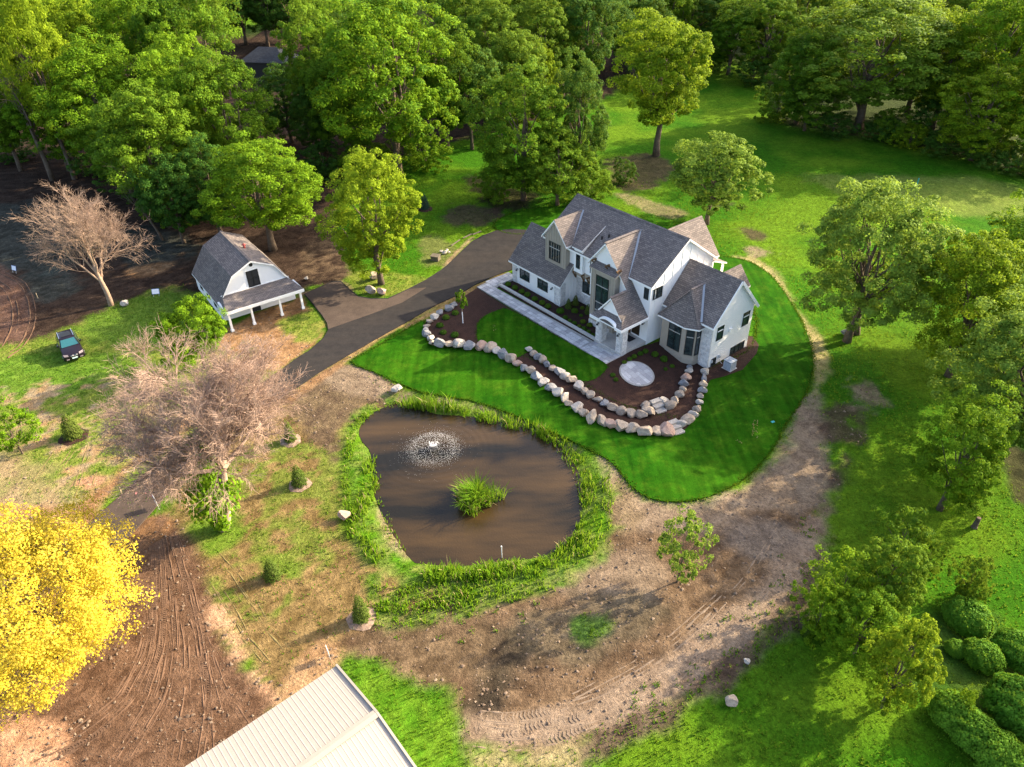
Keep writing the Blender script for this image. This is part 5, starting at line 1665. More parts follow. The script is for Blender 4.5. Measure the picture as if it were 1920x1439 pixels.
def spire_proto(seed, n, leaf, wide, tip=1.0, layers=0):
    """conifer: needle sprays on a cone, in whorls when layers > 0"""
    r = np.random.default_rng(seed)
    z = 1 - np.sqrt(r.random(n))
    z = z * .96
    if layers:
        z = (np.floor(z * layers) + (r.random(n) ** 2) * .75) / layers
    rr = wide * (1 - z ** 1.5) ** .8 * r.uniform(.55, 1.03, n) + .01
    th_ = r.random(n) * 6.283
    lob = 1 + .14 * np.sin(th_ * 7 + np.floor(z * 12) * 2.1)
    rr = rr * lob
    C_ = np.stack([np.cos(th_) * rr, np.sin(th_) * rr, z + .03 - rr * .12 + .04], 1)
    N_ = np.stack([np.cos(th_) * .6, np.sin(th_) * .6, np.full(n, .7)], 1) + r.normal(0, .4, (n, 3))
    return leaves_mesh("foliage", C_, N_, leaf, np.clip(.4 + r.normal(0, .25, n), 0, 1), r, .4)
SPIRE = spire_proto(400, 1300, .045, .28)
SPRUCE = [spire_proto(410, 3200, .040, .40, layers=11), spire_proto(411, 3000, .042, .46, layers=9)]
for i, (x, y, ty) in enumerate(((1005, 790, 640), (1112, 740, 590), (1300, 870, 720))):
    q0, q1 = zz4(x, y), zz4(x, ty)
    p, h, r = solve_tree(q0[0], q0[1], q1[1], 8)
    o = thing("arborvitae", ["narrow dark arborvitae left of the recessed stone wall", "narrow dark arborvitae under the recessed window", "narrow dark arborvitae against the greige tower"][i], "arborvitae", p, i, "narrow evergreens in the front bed", (h * 1.05, h * 1.05, h))
    link("foliage", SPIRE, o, [M['lf_spruce']]); link("trunk", STEM, o, [M['bark']])
MOUND = MB()
for i in range(14):
    a0, a1 = 2 * math.pi * i / 14, 2 * math.pi * (i + 1) / 14
    k0, k1 = .9 + .2 * ((i * 7) % 5) / 5, .9 + .2 * (((i + 1) % 14 * 7) % 5) / 5
    q = [(math.cos(a0) * k0, math.sin(a0) * k0, -.05), (math.cos(a1) * k1, math.sin(a1) * k1, -.05), (math.cos(a1) * .5, math.sin(a1) * .5, .12), (math.cos(a0) * .5, math.sin(a0) * .5, .12)]
    MOUND.face(q); MOUND.face([q[3], q[2], (0, 0, .14)])
MOUND = MOUND.mesh("mulch_ring")
M['straw'] = noisy('pale_mulch', (0.15, 0.10, 0.07), (0.27, 0.195, 0.15), 3, 14, .95, .8, .05)
for i, (lab, bx, by, ty, wpx, lf, ring_) in enumerate((
    ("small bright spruce in a pale mulch ring south of the pond", 678, 1160, 1116, 34, 'lf_spruce', 1), ("small spruce in a mulch ring casting a long shadow, left of the pond", 562, 908, 872, 26, 'lf_spruce', 1),
    ("small spruce in the shade of the bare tree above the pond's left side", 545, 826, 790, 24, 'lf_spruce', 1), ("dark spruce on the left meadow beside the bare tree's shadow", 138, 818, 776, 32, 'lf_spruce', 1),
    ("tiny blue spruce in the back lawn's shade", 797, 392, 364, 18, 'lf_blue', 1), ("small dark shrub-like spruce on the dry grass below the pond", 512, 1082, 1048, 30, 'lf_spruce', 0))):
    p, h, r = solve_tree(bx, by, ty, wpx)
    o = thing("spruce", lab, "spruce", p, i * 1.3, "small planted spruces", (r / .42, r / .42, h))
    link("foliage", SPRUCE[i % 2], o, [M[lf]]); link("trunk", STEM, o, [M['bark']])
    if ring_:
        m_ = thing("mulch_ring", f"ring of mulch round the foot of the {lab.split(' in ')[0].split(' on ')[0]} {['south of the pond', 'left of the pond', 'above the pond', 'on the left meadow', 'on the back lawn'][i]}", "mulch ring", p, i, "mulch rings of the spruces", (r * 1.7, r * 1.7, .8))
        link("mulch", MOUND, m_, [M['straw'] if i < 3 else M['mulch']])

# young street-type tree in the left mulch bed
p, h, r = solve_tree(868, 607, 538, 27)
o = thing("tree", "slim young tree with pale trunk in the left mulch bed", "tree", p, 0.4)
cm = crown_proto(77, 1.0, 1.3, 3.6, 6, 9, 26, .13, 'cone')[0]
link("crown", cm, o, [M['lf_mid']]); o.scale = (r / 1.0, r / 1.0, h / 3.7)
mb = MB(); mb.tube([(0, 0, -.1), (0, 0, 1.2)], [.07, .06], 7, 1); mb.tube([(0, 0, 1.2), (0, 0, 2.9)], [.055, .02], 6, 0); mb.build("trunk", [M['deadbark'], M['white']], o)

# ---------------------------------------------------------------- bare trees
def bare_tree(seed, H, spread, rad0, levels, kids, up_=0.35, trunk_frac=.3, droop=0.0, lean=(0, 0), twig=.62, rmin=.011, top=3, nb=8):
    """trunk and branches: each bough splits again down to fine twigs"""
    r = np.random.default_rng(seed)
    tr, tw = MB(), MB()
    def grow(p, d, L, rr, lev):
        n = 4 if lev < 2 else 3
        pts = [p]
        for i in range(n):
            d = d + r.normal(0, .13, 3) + np.array([0, 0, up_ * (.12 if lev < 3 else .06) - droop * lev * .04])
            d /= np.linalg.norm(d)
            pts.append(pts[-1] + d * L / n)
        ra = [rr * (1 - .62 * i / n) for i in range(n + 1)]
        (tr if lev < 2 else tw).tube(pts, ra, 6 if lev < 2 else 3, cap=False)
        if lev >= levels:
            return
        for j in range(kids[lev]):
            t_ = r.uniform(.25, 1.0)
            k_ = min(n - 1, int(t_ * n))
            q = pts[k_] + (pts[k_ + 1] - pts[k_]) * (t_ * n - k_)
            ax_ = r.normal(0, 1, 3); ax_ -= d * (ax_ @ d); ax_ /= np.linalg.norm(ax_)
            ang = r.uniform(.35, .85)
            nd = d * math.cos(ang) + ax_ * math.sin(ang)
            grow(q, nd / np.linalg.norm(nd), L * r.uniform(twig - .12, twig + .1), max(rr * .42, rmin), lev + 1)
    base = np.array([0, 0, -.3])
    d0 = np.array([lean[0], lean[1], 1.0]); d0 /= np.linalg.norm(d0)
    pts = [base + d0 * H * trunk_frac * t_ + np.array([.12 * math.sin(t_ * 5), .1 * math.cos(t_ * 4) - .1, 0]) for t_ in np.linspace(0, 1, 6)]
    tr.tube(pts, [rad0 * (1.25 - .6 * i / 5) for i in range(6)], 8)
    nb_ = nb
    for j in range(nb_):
        a = 6.283 * j / nb_ + r.uniform(-.3, .3)
        el = r.uniform(.45, 1.25) if j % 3 else r.uniform(1.1, 1.45)
        d = np.array([math.cos(a) * math.cos(el) * spread, math.sin(a) * math.cos(el) * spread, math.sin(el)])
        d /= np.linalg.norm(d)
        grow(pts[-1 - (j % top)], d, H * (1 - trunk_frac) * r.uniform(.55, .8), rad0 * .5, 1)
    return tr, tw

def place_bare(label, bx, by, h, seed, bark, H=10, lean=(0, 0), **kw):
    p = up(bx, by)
    tr, tw = bare_tree(seed, h, lean=lean, **kw)
    o = thing("bare_tree", label, "bare tree", p)
    tr.build("trunk", M[bark], o, smooth=True)
    tw.build("twigs", M[bark], o, "stuff", smooth=True)
    return o, p
place_bare("leafless pinkish tree spreading over the dark soil left of the barn", 208, 572, 13.0, 8, 'deadbark', spread=.95, rad0=.26, levels=5, kids=[0, 7, 6, 5, 4], trunk_frac=.42, up_=.34, twig=.58)
bt, bp = place_bare("huge tangled leafless tree with ivy on its trunk by the left drive", 418, 990, 15.0, 21, 'greybark', spread=1.2, rad0=.36, levels=5, kids=[0, 9, 8, 7, 5], trunk_frac=.50, up_=.26, lean=(.23, .08), twig=.565, rmin=.0125, top=2, nb=11)
# ivy on the lower trunk
r = np.random.default_rng(4)
n = 9000
z = r.random(n) ** .9 * 8.5
nb = vnoise(z * 1.2, np.zeros(n) + 3, 2)
rr = (.4 + 2.6 * nb * np.exp(-((z - 4) / 3.2) ** 2)) * r.random(n) ** .6
ta = r.random(n) * 6.283
C_ = np.stack([np.cos(ta) * rr, np.sin(ta) * rr, z + .2], 1)
link("ivy", leaves_mesh("ivy", C_, np.stack([np.cos(ta), np.sin(ta), np.full(n, .5)], 1) + r.normal(0, .5, (n, 3)), .17, np.clip(.5 + r.normal(0, .25, n), 0, 1), r), bt, [M['lf_bright']])["kind"] = "stuff"
place_bare("slender leafless dark tree leaning at the left picture edge", 98, 338, 20, 31, 'bark', spread=.9, rad0=.35, levels=3, kids=[0, 4, 4, 3], trunk_frac=.5)
place_bare("slim bare trunk in the shade of the left woods", 142, 298, 13, 32, 'bark', spread=.6, rad0=.2, levels=2, kids=[0, 3, 3], trunk_frac=.6)
place_bare("thin dead sapling leaning over the shade left of the barn", 305, 450, 11, 33, 'bark', spread=.7, rad0=.16, levels=3, kids=[0, 3, 3, 3], trunk_frac=.5, lean=(-.25, 0))

# ---------------------------------------------------------------- boulders
def boulder_mesh(seed):
    import bmesh
    bm = bmesh.new()
    bmesh.ops.create_icosphere(bm, subdivisions=3, radius=1.0)
    r = np.random.default_rng(seed)
    planes = r.normal(0, 1, (13, 3)); planes /= np.linalg.norm(planes, axis=1)[:, None]
    h_ = r.uniform(.56, .88, 13)
    for v in bm.verts:
        c = np.array(v.co)
        for _ in range(2):
            for n_, hh in zip(planes, h_):
                d = c @ n_ - hh
                if d > 0:
                    c = c - n_ * d * .94
        c = c + r.normal(0, .012, 3)
        v.co = c
    me_ = bpy.data.meshes.new("boulder")
    bm.to_mesh(me_); bm.free()
    me_.polygons.foreach_set("use_smooth", np.zeros(len(me_.polygons), bool))
    return me_
BOULD = [boulder_mesh(500 + i) for i in range(8)]
RCOL = {'rock_tan': 'tan', 'rock_pink': 'pinkish', 'rock_grey': 'grey', 'rock_pale': 'pale'}

def boulder(label, px, py, w, mat, group=None, squash=.78, sink=.25, k_=None):
    p = up(px, py)
    s_ = w / 2 * 1.2 * proj(*p)[2] / F_PX
    o = link("boulder", BOULD[R_.randrange(8) if k_ is None else k_], None, [M[mat]])
    o.location = (p[0], p[1], p[2] + s_ * squash * (1 - sink))
    o.rotation_euler = (R_.uniform(-.25, .25), R_.uniform(-.25, .25), R_.uniform(0, 6.28))
    o.scale = (s_ * R_.uniform(1.0, 1.35), s_ * R_.uniform(.8, 1.05), s_ * squash * R_.uniform(.8, 1.15))
    return tag(o, label, "boulder", group)

outer = [(290, 168), (262, 190), (208, 214), (176, 240), (148, 266), (131, 294), (122, 318), (126, 343), (150, 368), (160, 396), (208, 405), (262, 408), (323, 412), (388, 422), (452, 420), (507, 430), (550, 447), (592, 473), (637, 497), (675, 522), (712, 550), (752, 568), (787, 603), (826, 637), (870, 668), (915, 697), (956, 728), (980, 760), (1030, 790), (1070, 815), (1118, 848), (1180, 870), (1235, 890), (1290, 903), (1362, 918), (1430, 935), (1500, 930), (1565, 930), (1655, 885), (1692, 862), (1725, 828), (1748, 793), (1763, 750), (1768, 717), (1780, 683), (1786, 647), (1790, 610), (1796, 570)]
wid = [36, 44, 40, 38, 34, 32, 32, 44, 44, 38, 62, 50, 64, 66, 58, 58, 50, 62, 56, 48, 48, 58, 54, 58, 50, 58, 58, 46, 62, 50, 66, 64, 62, 66, 74, 68, 60, 80, 52, 62, 46, 46, 36, 44, 46, 48, 42, 46]
def nth(i):
    n_ = i + 1
    return f"{n_}{'th' if 10 <= n_ % 100 <= 20 else {1: 'st', 2: 'nd', 3: 'rd'}.get(n_ % 10, 'th')}"
mats_ = ['rock_tan', 'rock_pink', 'rock_pale', 'rock_grey', 'rock_tan', 'rock_pale']
for i, ((x, y), w) in enumerate(zip(outer, wid)):
    m_ = 'rock_grey' if i in (0, 1, 2, 7, 10, 13, 17, 20, 22, 24, 44, 46) else R_.choice(('rock_tan', 'rock_pink', 'rock_pale', 'rock_tan'))
    boulder(f"{RCOL[m_]} boulder in the outer retaining row, {nth(i)} from the driveway end", 760 + x / 3.2, 520 + y / 3.2 + 3, w / 3.2 * 1.12, m_, "boulders of the outer retaining row")
inner = [(742, 437), (770, 460), (793, 480), (825, 503), (850, 527), (887, 552), (925, 575), (960, 600), (998, 622), (1038, 660), (1073, 687), (1110, 710), (1155, 735), (1193, 760), (1243, 787), (1297, 808), (1350, 820), (1410, 830), (1458, 815), (1437, 767), (1545, 748), (1582, 775), (1615, 745), (1646, 708), (1660, 675), (1668, 645), (1680, 607), (1700, 565), (1706, 540)]
wid = [42, 36, 42, 50, 40, 44, 52, 44, 58, 58, 44, 52, 42, 48, 60, 50, 54, 60, 72, 42, 46, 54, 50, 48, 36, 50, 52, 42, 32]
for i, ((x, y), w) in enumerate(zip(inner, wid)):
    m_ = 'rock_grey' if i in (2, 4, 6, 13, 25, 28) else R_.choice(('rock_tan', 'rock_pink', 'rock_pale', 'rock_tan'))
    boulder(f"{RCOL[m_]} boulder in the inner terrace row, {nth(i)} from the lawn end", 760 + x / 3.2, 520 + y / 3.2 + 3, w / 3.2 * 1.12, m_, "boulders of the inner terrace row")
def steps(label, pts, L, ang):
    z_ = 0
    o = None
    for i, (x, y) in enumerate(pts):
        p = up(760 + x / 3.2, 520 + y / 3.2)
        if o is None:
            o = thing("stone_steps", label, "stone steps", p)
            p0 = p
        mb = MB(); mb.box(-L / 2, L / 2, -.26, .26, -.2, .17 + .17 * i)
        s_ = mb.build("step", M['rock_pale'], o)
        s_.location = Vector(p - p0); s_.rotation_euler = (0, 0, rad(ang))
steps("three pale slab steps in the outer boulder row", [(1638, 935), (1618, 913), (1602, 893)], 1.05, 28)
steps("three pale slab steps in the inner boulder row", [(1532, 808), (1517, 786), (1500, 766)], 1.05, 28)
for q in [("large pale boulder at the top of the pond beside the lawn", 746, 734, 19, 'rock_pale'), ("pinkish boulder on the left bank of the pond", 646, 972, 22, 'rock_pink'), ("lone pale boulder on the lower right lawn", 1370, 1318, 25, 'rock_tan'),
          ("brown boulder on the grass below the yellow-green tree", 703, 523, 20, 'rock_tan'), ("left one of two flat tan boulders at the driveway's edge", 696, 549, 18, 'rock_tan'), ("right one of two flat tan boulders at the driveway's edge", 716, 552, 17, 'rock_pink'),
          ("small white stone on the grass by the barn's right side", 575, 524, 7, 'rock_pale'), ("flat pale stone on the left lawn by the bare tree", 236, 573, 13, 'rock_pale'), ("small pale boulder half buried by the track's dark edge", 1400, 1243, 13, 'rock_pale'), ("grey boulder at the foot of the leaning trunks right of the house", 1584, 627, 14, 'rock_grey')]:
    boulder(*q)

# ---------------------------------------------------------------- reeds and rough grass
def blades(name, XY, h, w, mat, r, bend=.35, z=None, kind="stuff", parent=None):
    n = len(XY)
    zz_ = g0(XY[:, 0], XY[:, 1]) - .06 if z is None else z
    th_ = r.random(n) * 6.283
    d = np.stack([np.cos(th_), np.sin(th_)], 1)
    h = h * r.uniform(.6, 1.25, n)
    P = np.zeros((n, 5, 3))
    side = np.stack([-d[:, 1], d[:, 0]], 1) * (w * r.uniform(.7, 1.3, n))[:, None]
    bd = d * (h * bend * r.uniform(.2, 1.2, n))[:, None]
    P[:, 0, :2], P[:, 1, :2] = XY - side, XY + side
    P[:, 2, :2], P[:, 3, :2] = XY + bd * .35 + side * .7, XY + bd * .35 - side * .7
    P[:, 4, :2] = XY + bd
    P[:, 0, 2] = P[:, 1, 2] = zz_ - .05
    P[:, 2, 2] = P[:, 3, 2] = zz_ + h * .62
    P[:, 4, 2] = zz_ + h * (1 - .25 * bend)
    b = np.arange(n)[:, None] * 5
    Fc = np.concatenate([b + np.array([[0, 1, 2]]), b + np.array([[0, 2, 3]]), b + np.array([[3, 2, 4]])], 0)
    me_ = np_mesh(name, P.reshape(-1, 3), Fc, np.repeat(np.clip(.5 + r.normal(0, .28, n), 0, 1), 5))
    me_.materials.append(mat)
    o = link(name, me_, parent)
    o["kind"] = kind
    return o

def along(px, half, per_m2, r, off=0.0):
    L = wline(px, 6)
    seg = np.linalg.norm(np.diff(L, axis=0), axis=1)
    s = np.concatenate([[0], np.cumsum(seg)])
    n = int(s[-1] * 2 * half * per_m2)
    u = r.random(n) * s[-1]
    c = np.stack([np.interp(u, s, L[:, 0]), np.interp(u, s, L[:, 1])], 1)
    i = np.clip(np.searchsorted(s, u) - 1, 0, len(seg) - 1)
    d = np.diff(L, axis=0)[i] / seg[i][:, None]
    wob = half * (.55 + .8 * fbm(c[:, 0] * .8, c[:, 1] * .8, 77))
    return c + np.stack([-d[:, 1], d[:, 0]], 1) * (r.uniform(-1, 1, n) * wob)[:, None]

def pond_z(P):
    d = sdist(POND, P[:, 0], P[:, 1])
    return np.maximum(g0(P[:, 0], P[:, 1]) - .36 * sm((1.5 - d) / 1.5) - 1.2 * sm((.1 - d) / 1.6) - .06, WATER_Z - .3)
r = np.random.default_rng(12)
bands = [([(752, 752), (800, 760), (870, 772), (940, 787), (1000, 804), (1045, 824)], .6, 1.05, 60), ([(1045, 824), (1078, 862), (1098, 905), (1105, 950), (1092, 1000), (1058, 1035), (1010, 1058)], .7, .6, 55),
         ([(1136, 895), (1140, 950), (1130, 1005), (1095, 1042), (1040, 1072)], .4, .5, 50), ([(795, 1078), (870, 1078), (950, 1070), (1015, 1062)], .8, .8, 60), ([(690, 1125), (770, 1122), (860, 1112), (960, 1098), (1030, 1080)], 1.3, .35, 50),
         ([(757, 748), (702, 764), (668, 795), (655, 840), (648, 885)], .45, .35, 45), ([(690, 855), (697, 900), (682, 935), (672, 985), (690, 1030), (716, 1050)], .65, .55, 50), ([(648, 890), (652, 950), (662, 1010)], .35, .35, 45),
         ([(712, 925), (722, 960), (735, 1000), (752, 1030)], .4, .35, 22), ([(700, 1160), (780, 1150), (900, 1130)], 1.2, .28, 30)]
PT, HT = [], []
for px, half, h, den in bands:
    q = along(px, half, den, r)
    PT.append(q); HT.append(np.full(len(q), h))
PT, HT = np.vstack(PT), np.concatenate(HT)
hn = fbm(PT[:, 0] * .9, PT[:, 1] * .9, 55)
keep = r.random(len(PT)) < np.clip((hn - .22) * 2.6, .08, 1)
PT, HT = PT[keep], (HT * (.35 + 1.3 * hn))[keep]
blades("reeds", PT, HT, .045, M['reed'], r, .45, pond_z(PT))
sel = r.random(len(PT)) < .07
blades("dry_reeds", PT[sel], HT[sel] * 1.15, .035, M['strawblade'], r, .5, pond_z(PT[sel]))
# reed clump in the water
ip = upz(893, 940, WATER_Z)
isl = thing("reed_clump", "tall green reed clump growing out of the pond water", "reeds", (ip[0], ip[1], WATER_Z))
n = 1000
ta, rr = r.random(n) * 6.283, r.random(n) ** .8
lobe_ = 1 + .35 * np.sin(ta * 3 + 1) + .2 * np.sin(ta * 7)
Q = np.stack([np.cos(ta) * rr * 1.55 * lobe_, np.sin(ta) * rr * 1.25 * lobe_], 1)
blades("blades", Q, (.7 + 4.0 * np.clip(fbm(Q[:, 0] * .9 + 5, Q[:, 1] * .9, 8) - .2, 0, 1)) * (1.2 - .65 * rr), .04, M['reed'], r, .75, np.full(n, -.1), "stuff", isl)
blades("dry_blades", Q[:260], 1.5 * (1 - .3 * rr[:260]), .04, M['strawblade'], r, .8, np.full(260, -.1), "stuff", isl)

# rough grass tufts wherever the soil is grassy and in view
n = 150000
gxr, gyr = r.uniform(-60, 55, n), 18 + 95 * r.random(n) ** 1.3
G_ = grid_at(GRASSY, gxr, gyr)
P = np.stack([gxr, gyr], 1)
okm = r.random(n) < np.clip(G_, 0, 1.2) * (.25 + .9 * fbm(gxr * .35, gyr * .35, 91)) * .8
for W in (LAWN, BACKLAWN, MULCHBED, DRIVE, POND):
    okm &= sdist(W, gxr, gyr) > .3
ha, hb_ = (P - HO) @ AA, (P - HO) @ BB
okm &= ~((ha > -10.5) & (ha < 18) & (hb_ > -5) & (hb_ < 14.5))
bl = (P - np.array([-31.15, 70.6]))
bx_, by_ = bl @ np.array([math.cos(rad(35)), math.sin(rad(35))]), bl @ np.array([-math.sin(rad(35)), math.cos(rad(35))])
okm &= ~((bx_ > -.1) & (bx_ < 8.3) & (by_ > -.1) & (by_ < 9.5))
P = P[okm]
hgt = .12 + .22 * np.clip(fbm(P[:, 0] * .3, P[:, 1] * .3, 93) - .3, 0, 1) + .18 * np.clip(grid_at(GRASSY, P[:, 0], P[:, 1]) - 1, 0, 1)
P3 = np.repeat(P, 2, 0) + r.normal(0, .07, (len(P) * 2, 2))
blades("rough_grass", P3, np.repeat(hgt, 2), .035, M['grass'], r, .7)
# ragged turf along the lawn's edge
EP = []
for W in (LAWN, BACKLAWN, INNER):
    d = np.diff(np.vstack([W, W[:1]]), axis=0)
    L_ = np.linalg.norm(d, axis=1)
    m = r.choice(len(W), int(L_.sum() * 38), p=L_ / L_.sum())
    q = W[m] + d[m] * r.random(len(m))[:, None]
    q = q + r.normal(0, .10 + .12 * (fbm(q[:, 0] * .8, q[:, 1] * .8, 61) > .55)[:, None], (len(m), 2))
    EP.append(q)
EP = np.vstack(EP)
M['lf_turf'] = leaf_mat('turf_blade', (0.014, 0.070, 0.002), (0.045, 0.120, 0.005), 0.35, (0.05, 0.11, 0.006))
blades("turf_fringe", EP, np.full(len(EP), .10), .05, M['lf_turf'], r, .8, g0(EP[:, 0], EP[:, 1]) + .02)
# weeds on the haul track's dark verge, and thin straw patches in the lawn
WP = np.vstack([along([(1555, 990), (1520, 1080), (1450, 1190), (1340, 1290), (1200, 1365)], 2.2, .9, r), along([(1480, 1090), (1390, 1190), (1290, 1270), (1190, 1330)], 1.6, .8, r), along([(1080, 1160), (1140, 1180)], 1.0, 2.5, r), along([(690, 1180), (900, 1170), (1000, 1120)], 1.4, .5, r)])
WP = WP[r.random(len(WP)) < .75]
WP = np.repeat(WP, 9, 0)
WP = WP + r.normal(0, .12, WP.shape)
blades("weeds", WP, np.full(len(WP), .2), .04, M['grass'], r, .9)
DG_ = np.vstack([along([(1417, 790), (1414, 806), (1416, 822)], .3, 28, r), along([(1378, 828), (1392, 832)], .22, 28, r), along([(925, 610), (929, 624)], .15, 25, r)])
blades("dry_grass", DG_, np.full(len(DG_), .15), .04, M['strawblade'], r, .9, g0(DG_[:, 0], DG_[:, 1]) + .03)
# clods and stones on bare ground
n = 70000
gxr, gyr = r.uniform(-45, 35, n), 20 + 55 * r.random(n) ** 1.3
okm = (grid_at(GRASSY, gxr, gyr) < .3) & (r.random(n) < .2 + .9 * (fbm(gxr * .5, gyr * .5, 71) - .35))
for W in (LAWN, MULCHBED, DRIVE, POND):
    okm &= sdist(W, gxr, gyr) > .2
P = np.stack([gxr, gyr], 1)[okm]
n = len(P)
s = .025 + .11 * r.random(n) ** 4
V = np.zeros((n, 5, 3))
base_ = np.stack([P[:, 0], P[:, 1], g0(P[:, 0], P[:, 1]) - .05 + (grid_at(nB, P[:, 0], P[:, 1]) - .5) * .1], 1)
for j, d in enumerate(((1, 0, 0), (0, 1, 0), (-1, 0, 0), (0, -1, 0), (0, 0, .9))):
    V[:, j] = base_ + (np.array(d) + r.normal(0, .25, (n, 3))) * s[:, None]
b = np.arange(n)[:, None] * 5
Fc = np.concatenate([b + np.array([[0, 1, 4]]), b + np.array([[1, 2, 4]]), b + np.array([[2, 3, 4]]), b + np.array([[3, 0, 4]])], 0)
me_ = np_mesh("soil_clods", V.reshape(-1, 3), Fc)
M['clod'] = noisy('soil_clod', (0.09, 0.06, 0.042), (0.24, 0.18, 0.13), .9, 6, .95, 0)
me_.materials.append(M['clod'])
link("soil_clods", me_)["kind"] = "stuff"

# ---------------------------------------------------------------- fountain
fp = upz(813, 841, WATER_Z)
fo = thing("fountain", "floating pond fountain throwing a ring of white spray", "fountain", (fp[0], fp[1], WATER_Z))
mb = MB(); mb.tube([(0, 0, -.1), (0, 0, .1), (0, 0, .12), (0, 0, .3)], [.42, .42, .12, .08], 12); mb.build("float", M['black'], fo)
n = 1300
r = np.random.default_rng(3)
ta = np.floor(r.random(n) * 40) / 40 * 6.283 + r.normal(0, .05, n)
u = r.random(n) ** .8
rad_ = 1.98 * u * r.normal(1, .05, n)
hz_ = .28 + 1.9 * u - 2.15 * u * u + r.normal(0, .05, n)
A1 = np.stack([np.cos(ta) * rad_, np.sin(ta) * rad_, np.maximum(hz_, .02)], 1)
def drops(C_, s, name, parent):
    n = len(C_)
    V = np.zeros((n, 4, 3))
    for j, d in enumerate(((1, 0, -.4), (-.5, .87, -.4), (-.5, -.87, -.4), (0, 0, 1))):
        V[:, j] = C_ + np.array(d) * s[:, None]
    b = np.arange(n)[:, None] * 4
    Fc = np.concatenate([b + np.array([[0, 1, 3]]), b + np.array([[1, 2, 3]]), b + np.array([[2, 0, 3]]), b + np.array([[0, 2, 1]])], 0)
    me_ = np_mesh(name, V.reshape(-1, 3), Fc)
    me_.materials.append(M['foam'])
    link(name, me_, parent)["kind"] = "stuff"
drops(A1, np.where(u < .22, .035, .016) * r.uniform(.7, 1.3, n), "water_jets", fo)
n = 4600
ta, q = r.random(n) * 6.283, r.normal(0, 1, n)
rad_ = 1.95 + q * .36
A2 = np.stack([np.cos(ta) * rad_ * 1.02, np.sin(ta) * rad_, .01 + .03 * r.random(n)], 1)
drops(A2, .005 + .008 * r.random(n) ** 2, "splash_ring", fo)
n = 350
A3_ = np.stack([r.normal(-.5, 2.6, n), r.normal(-.2, 2.6, n), np.full(n, .008)], 1)
A3_ = A3_[(np.hypot(A3_[:, 0], A3_[:, 1]) < 4.2)]
drops(A3_, np.full(len(A3_), .012), "spray_flecks", fo)
pp = upz(941, 1046, WATER_Z)
o = thing("pipe", "thin pale pipe standing upright in the pond near its lower reeds", "pipe", pp)
mb = MB(); mb.tube([(0, 0, -.3), (0, 0, 1.15)], [.035, .035], 8); mb.tube([(0, 0, 1.12), (0, 0, 1.2)], [.05, .05], 8); mb.build("tube", M['pvc'], o)

# ---------------------------------------------------------------- car
pf = (up(127.5, 683.7) + up(160, 673)) / 2
rr_ = (upz(109, 637, .95)[:2] - upz(125, 676, .95)[:2])
hd = rr_ / np.linalg.norm(rr_)                     # from nose to tail
cw = 1.94
cl = 4.8
cc = pf[:2] + hd * cl / 2
car = thing("car", "dark plum SUV with teal windscreen parked on the left meadow", "car", (cc[0], cc[1], 0.0), math.atan2(hd[1], hd[0]))
# local x from nose (-) to tail (+)
def loft(secs, name, mats, parent, midx=None, smooth=True):
    mb = MB()
    n_ = len(secs[0])
    for i in range(len(secs) - 1):
        for k in range(n_ - 1):
            q = [secs[i][k], secs[i][k + 1], secs[i + 1][k + 1], secs[i + 1][k]]
            mb.face(q, 0)
    mb.face(secs[0]); mb.face(secs[-1][::-1])
    import bmesh
    me_ = mb.mesh(name)
    bm = bmesh.new(); bm.from_mesh(me_)
    bmesh.ops.remove_doubles(bm, verts=bm.verts, dist=.001)
    bmesh.ops.recalc_face_normals(bm, faces=bm.faces)
    bm.to_mesh(me_); bm.free()
    if smooth:
        me_.polygons.foreach_set("use_smooth", np.ones(len(me_.polygons), bool))
        me_.set_sharp_from_angle(angle=rad(38))
    for m in mats:
        me_.materials.append(m)
    return link(name, me_, parent)
def csec(x, hw, z0, zt, sh):
    return [(x, -hw * .86, z0), (x, -hw, z0 + .18), (x, -hw, z0 + (zt - z0) * .72), (x, -hw * .93, zt - sh * .4), (x, -hw * .7, zt), (x, 0, zt + .02), (x, hw * .7, zt), (x, hw * .93, zt - sh * .4), (x, hw, z0 + (zt - z0) * .72), (x, hw, z0 + .18), (x, hw * .86, z0)]
secs = [csec(-2.4, .70, .34, .66, .1), csec(-2.3, .88, .26, .86, .14), csec(-2.0, .95, .24, .97, .16), csec(-1.4, .97, .24, 1.06, .16), csec(-.9, .97, .24, 1.12, .15), csec(.6, .97, .24, 1.14, .12), csec(1.8, .97, .24, 1.14, .12), csec(2.25, .93, .28, 1.1, .14), csec(2.4, .8, .36, .9, .1)]
body = loft(secs, "body", [M['carpaint']], car)
def cab(x, hw, z0, hwt, zt):
    return [(x, -hw, z0), (x, -hwt, zt - .05), (x, -hwt * .8, zt), (x, hwt * .8, zt), (x, hwt, zt - .05), (x, hw, z0)]
roof_ = loft([cab(-.98, .86, 1.08, .84, 1.12), cab(-.22, .88, 1.08, .70, 1.64), cab(.3, .88, 1.08, .70, 1.71), cab(1.5, .88, 1.08, .68, 1.67), cab(2.02, .86, 1.08, .64, 1.5), cab(2.3, .84, 1.05, .74, 1.1)], "cabin", [M['carpaint']], car)
def panel(name, pts, mat, parent, th_=.012):
    p = [np.array(q, float) for q in pts]
    n_ = np.cross(p[1] - p[0], p[-1] - p[0]); n_ /= np.linalg.norm(n_)
    if n_ @ (np.mean(p, 0) - np.array([0.5, 0, .8])) < 0:
        n_ = -n_
    mb = MB(); mb.ext([q + n_ * th_ for q in p], -n_ * th_ * 1.5)
    return mb.build(name, mat, parent)
panel("windscreen", [(-.96, -.78, 1.14), (-.96, .78, 1.14), (-.26, .62, 1.63), (-.26, -.62, 1.63)], M['carglass'], car)
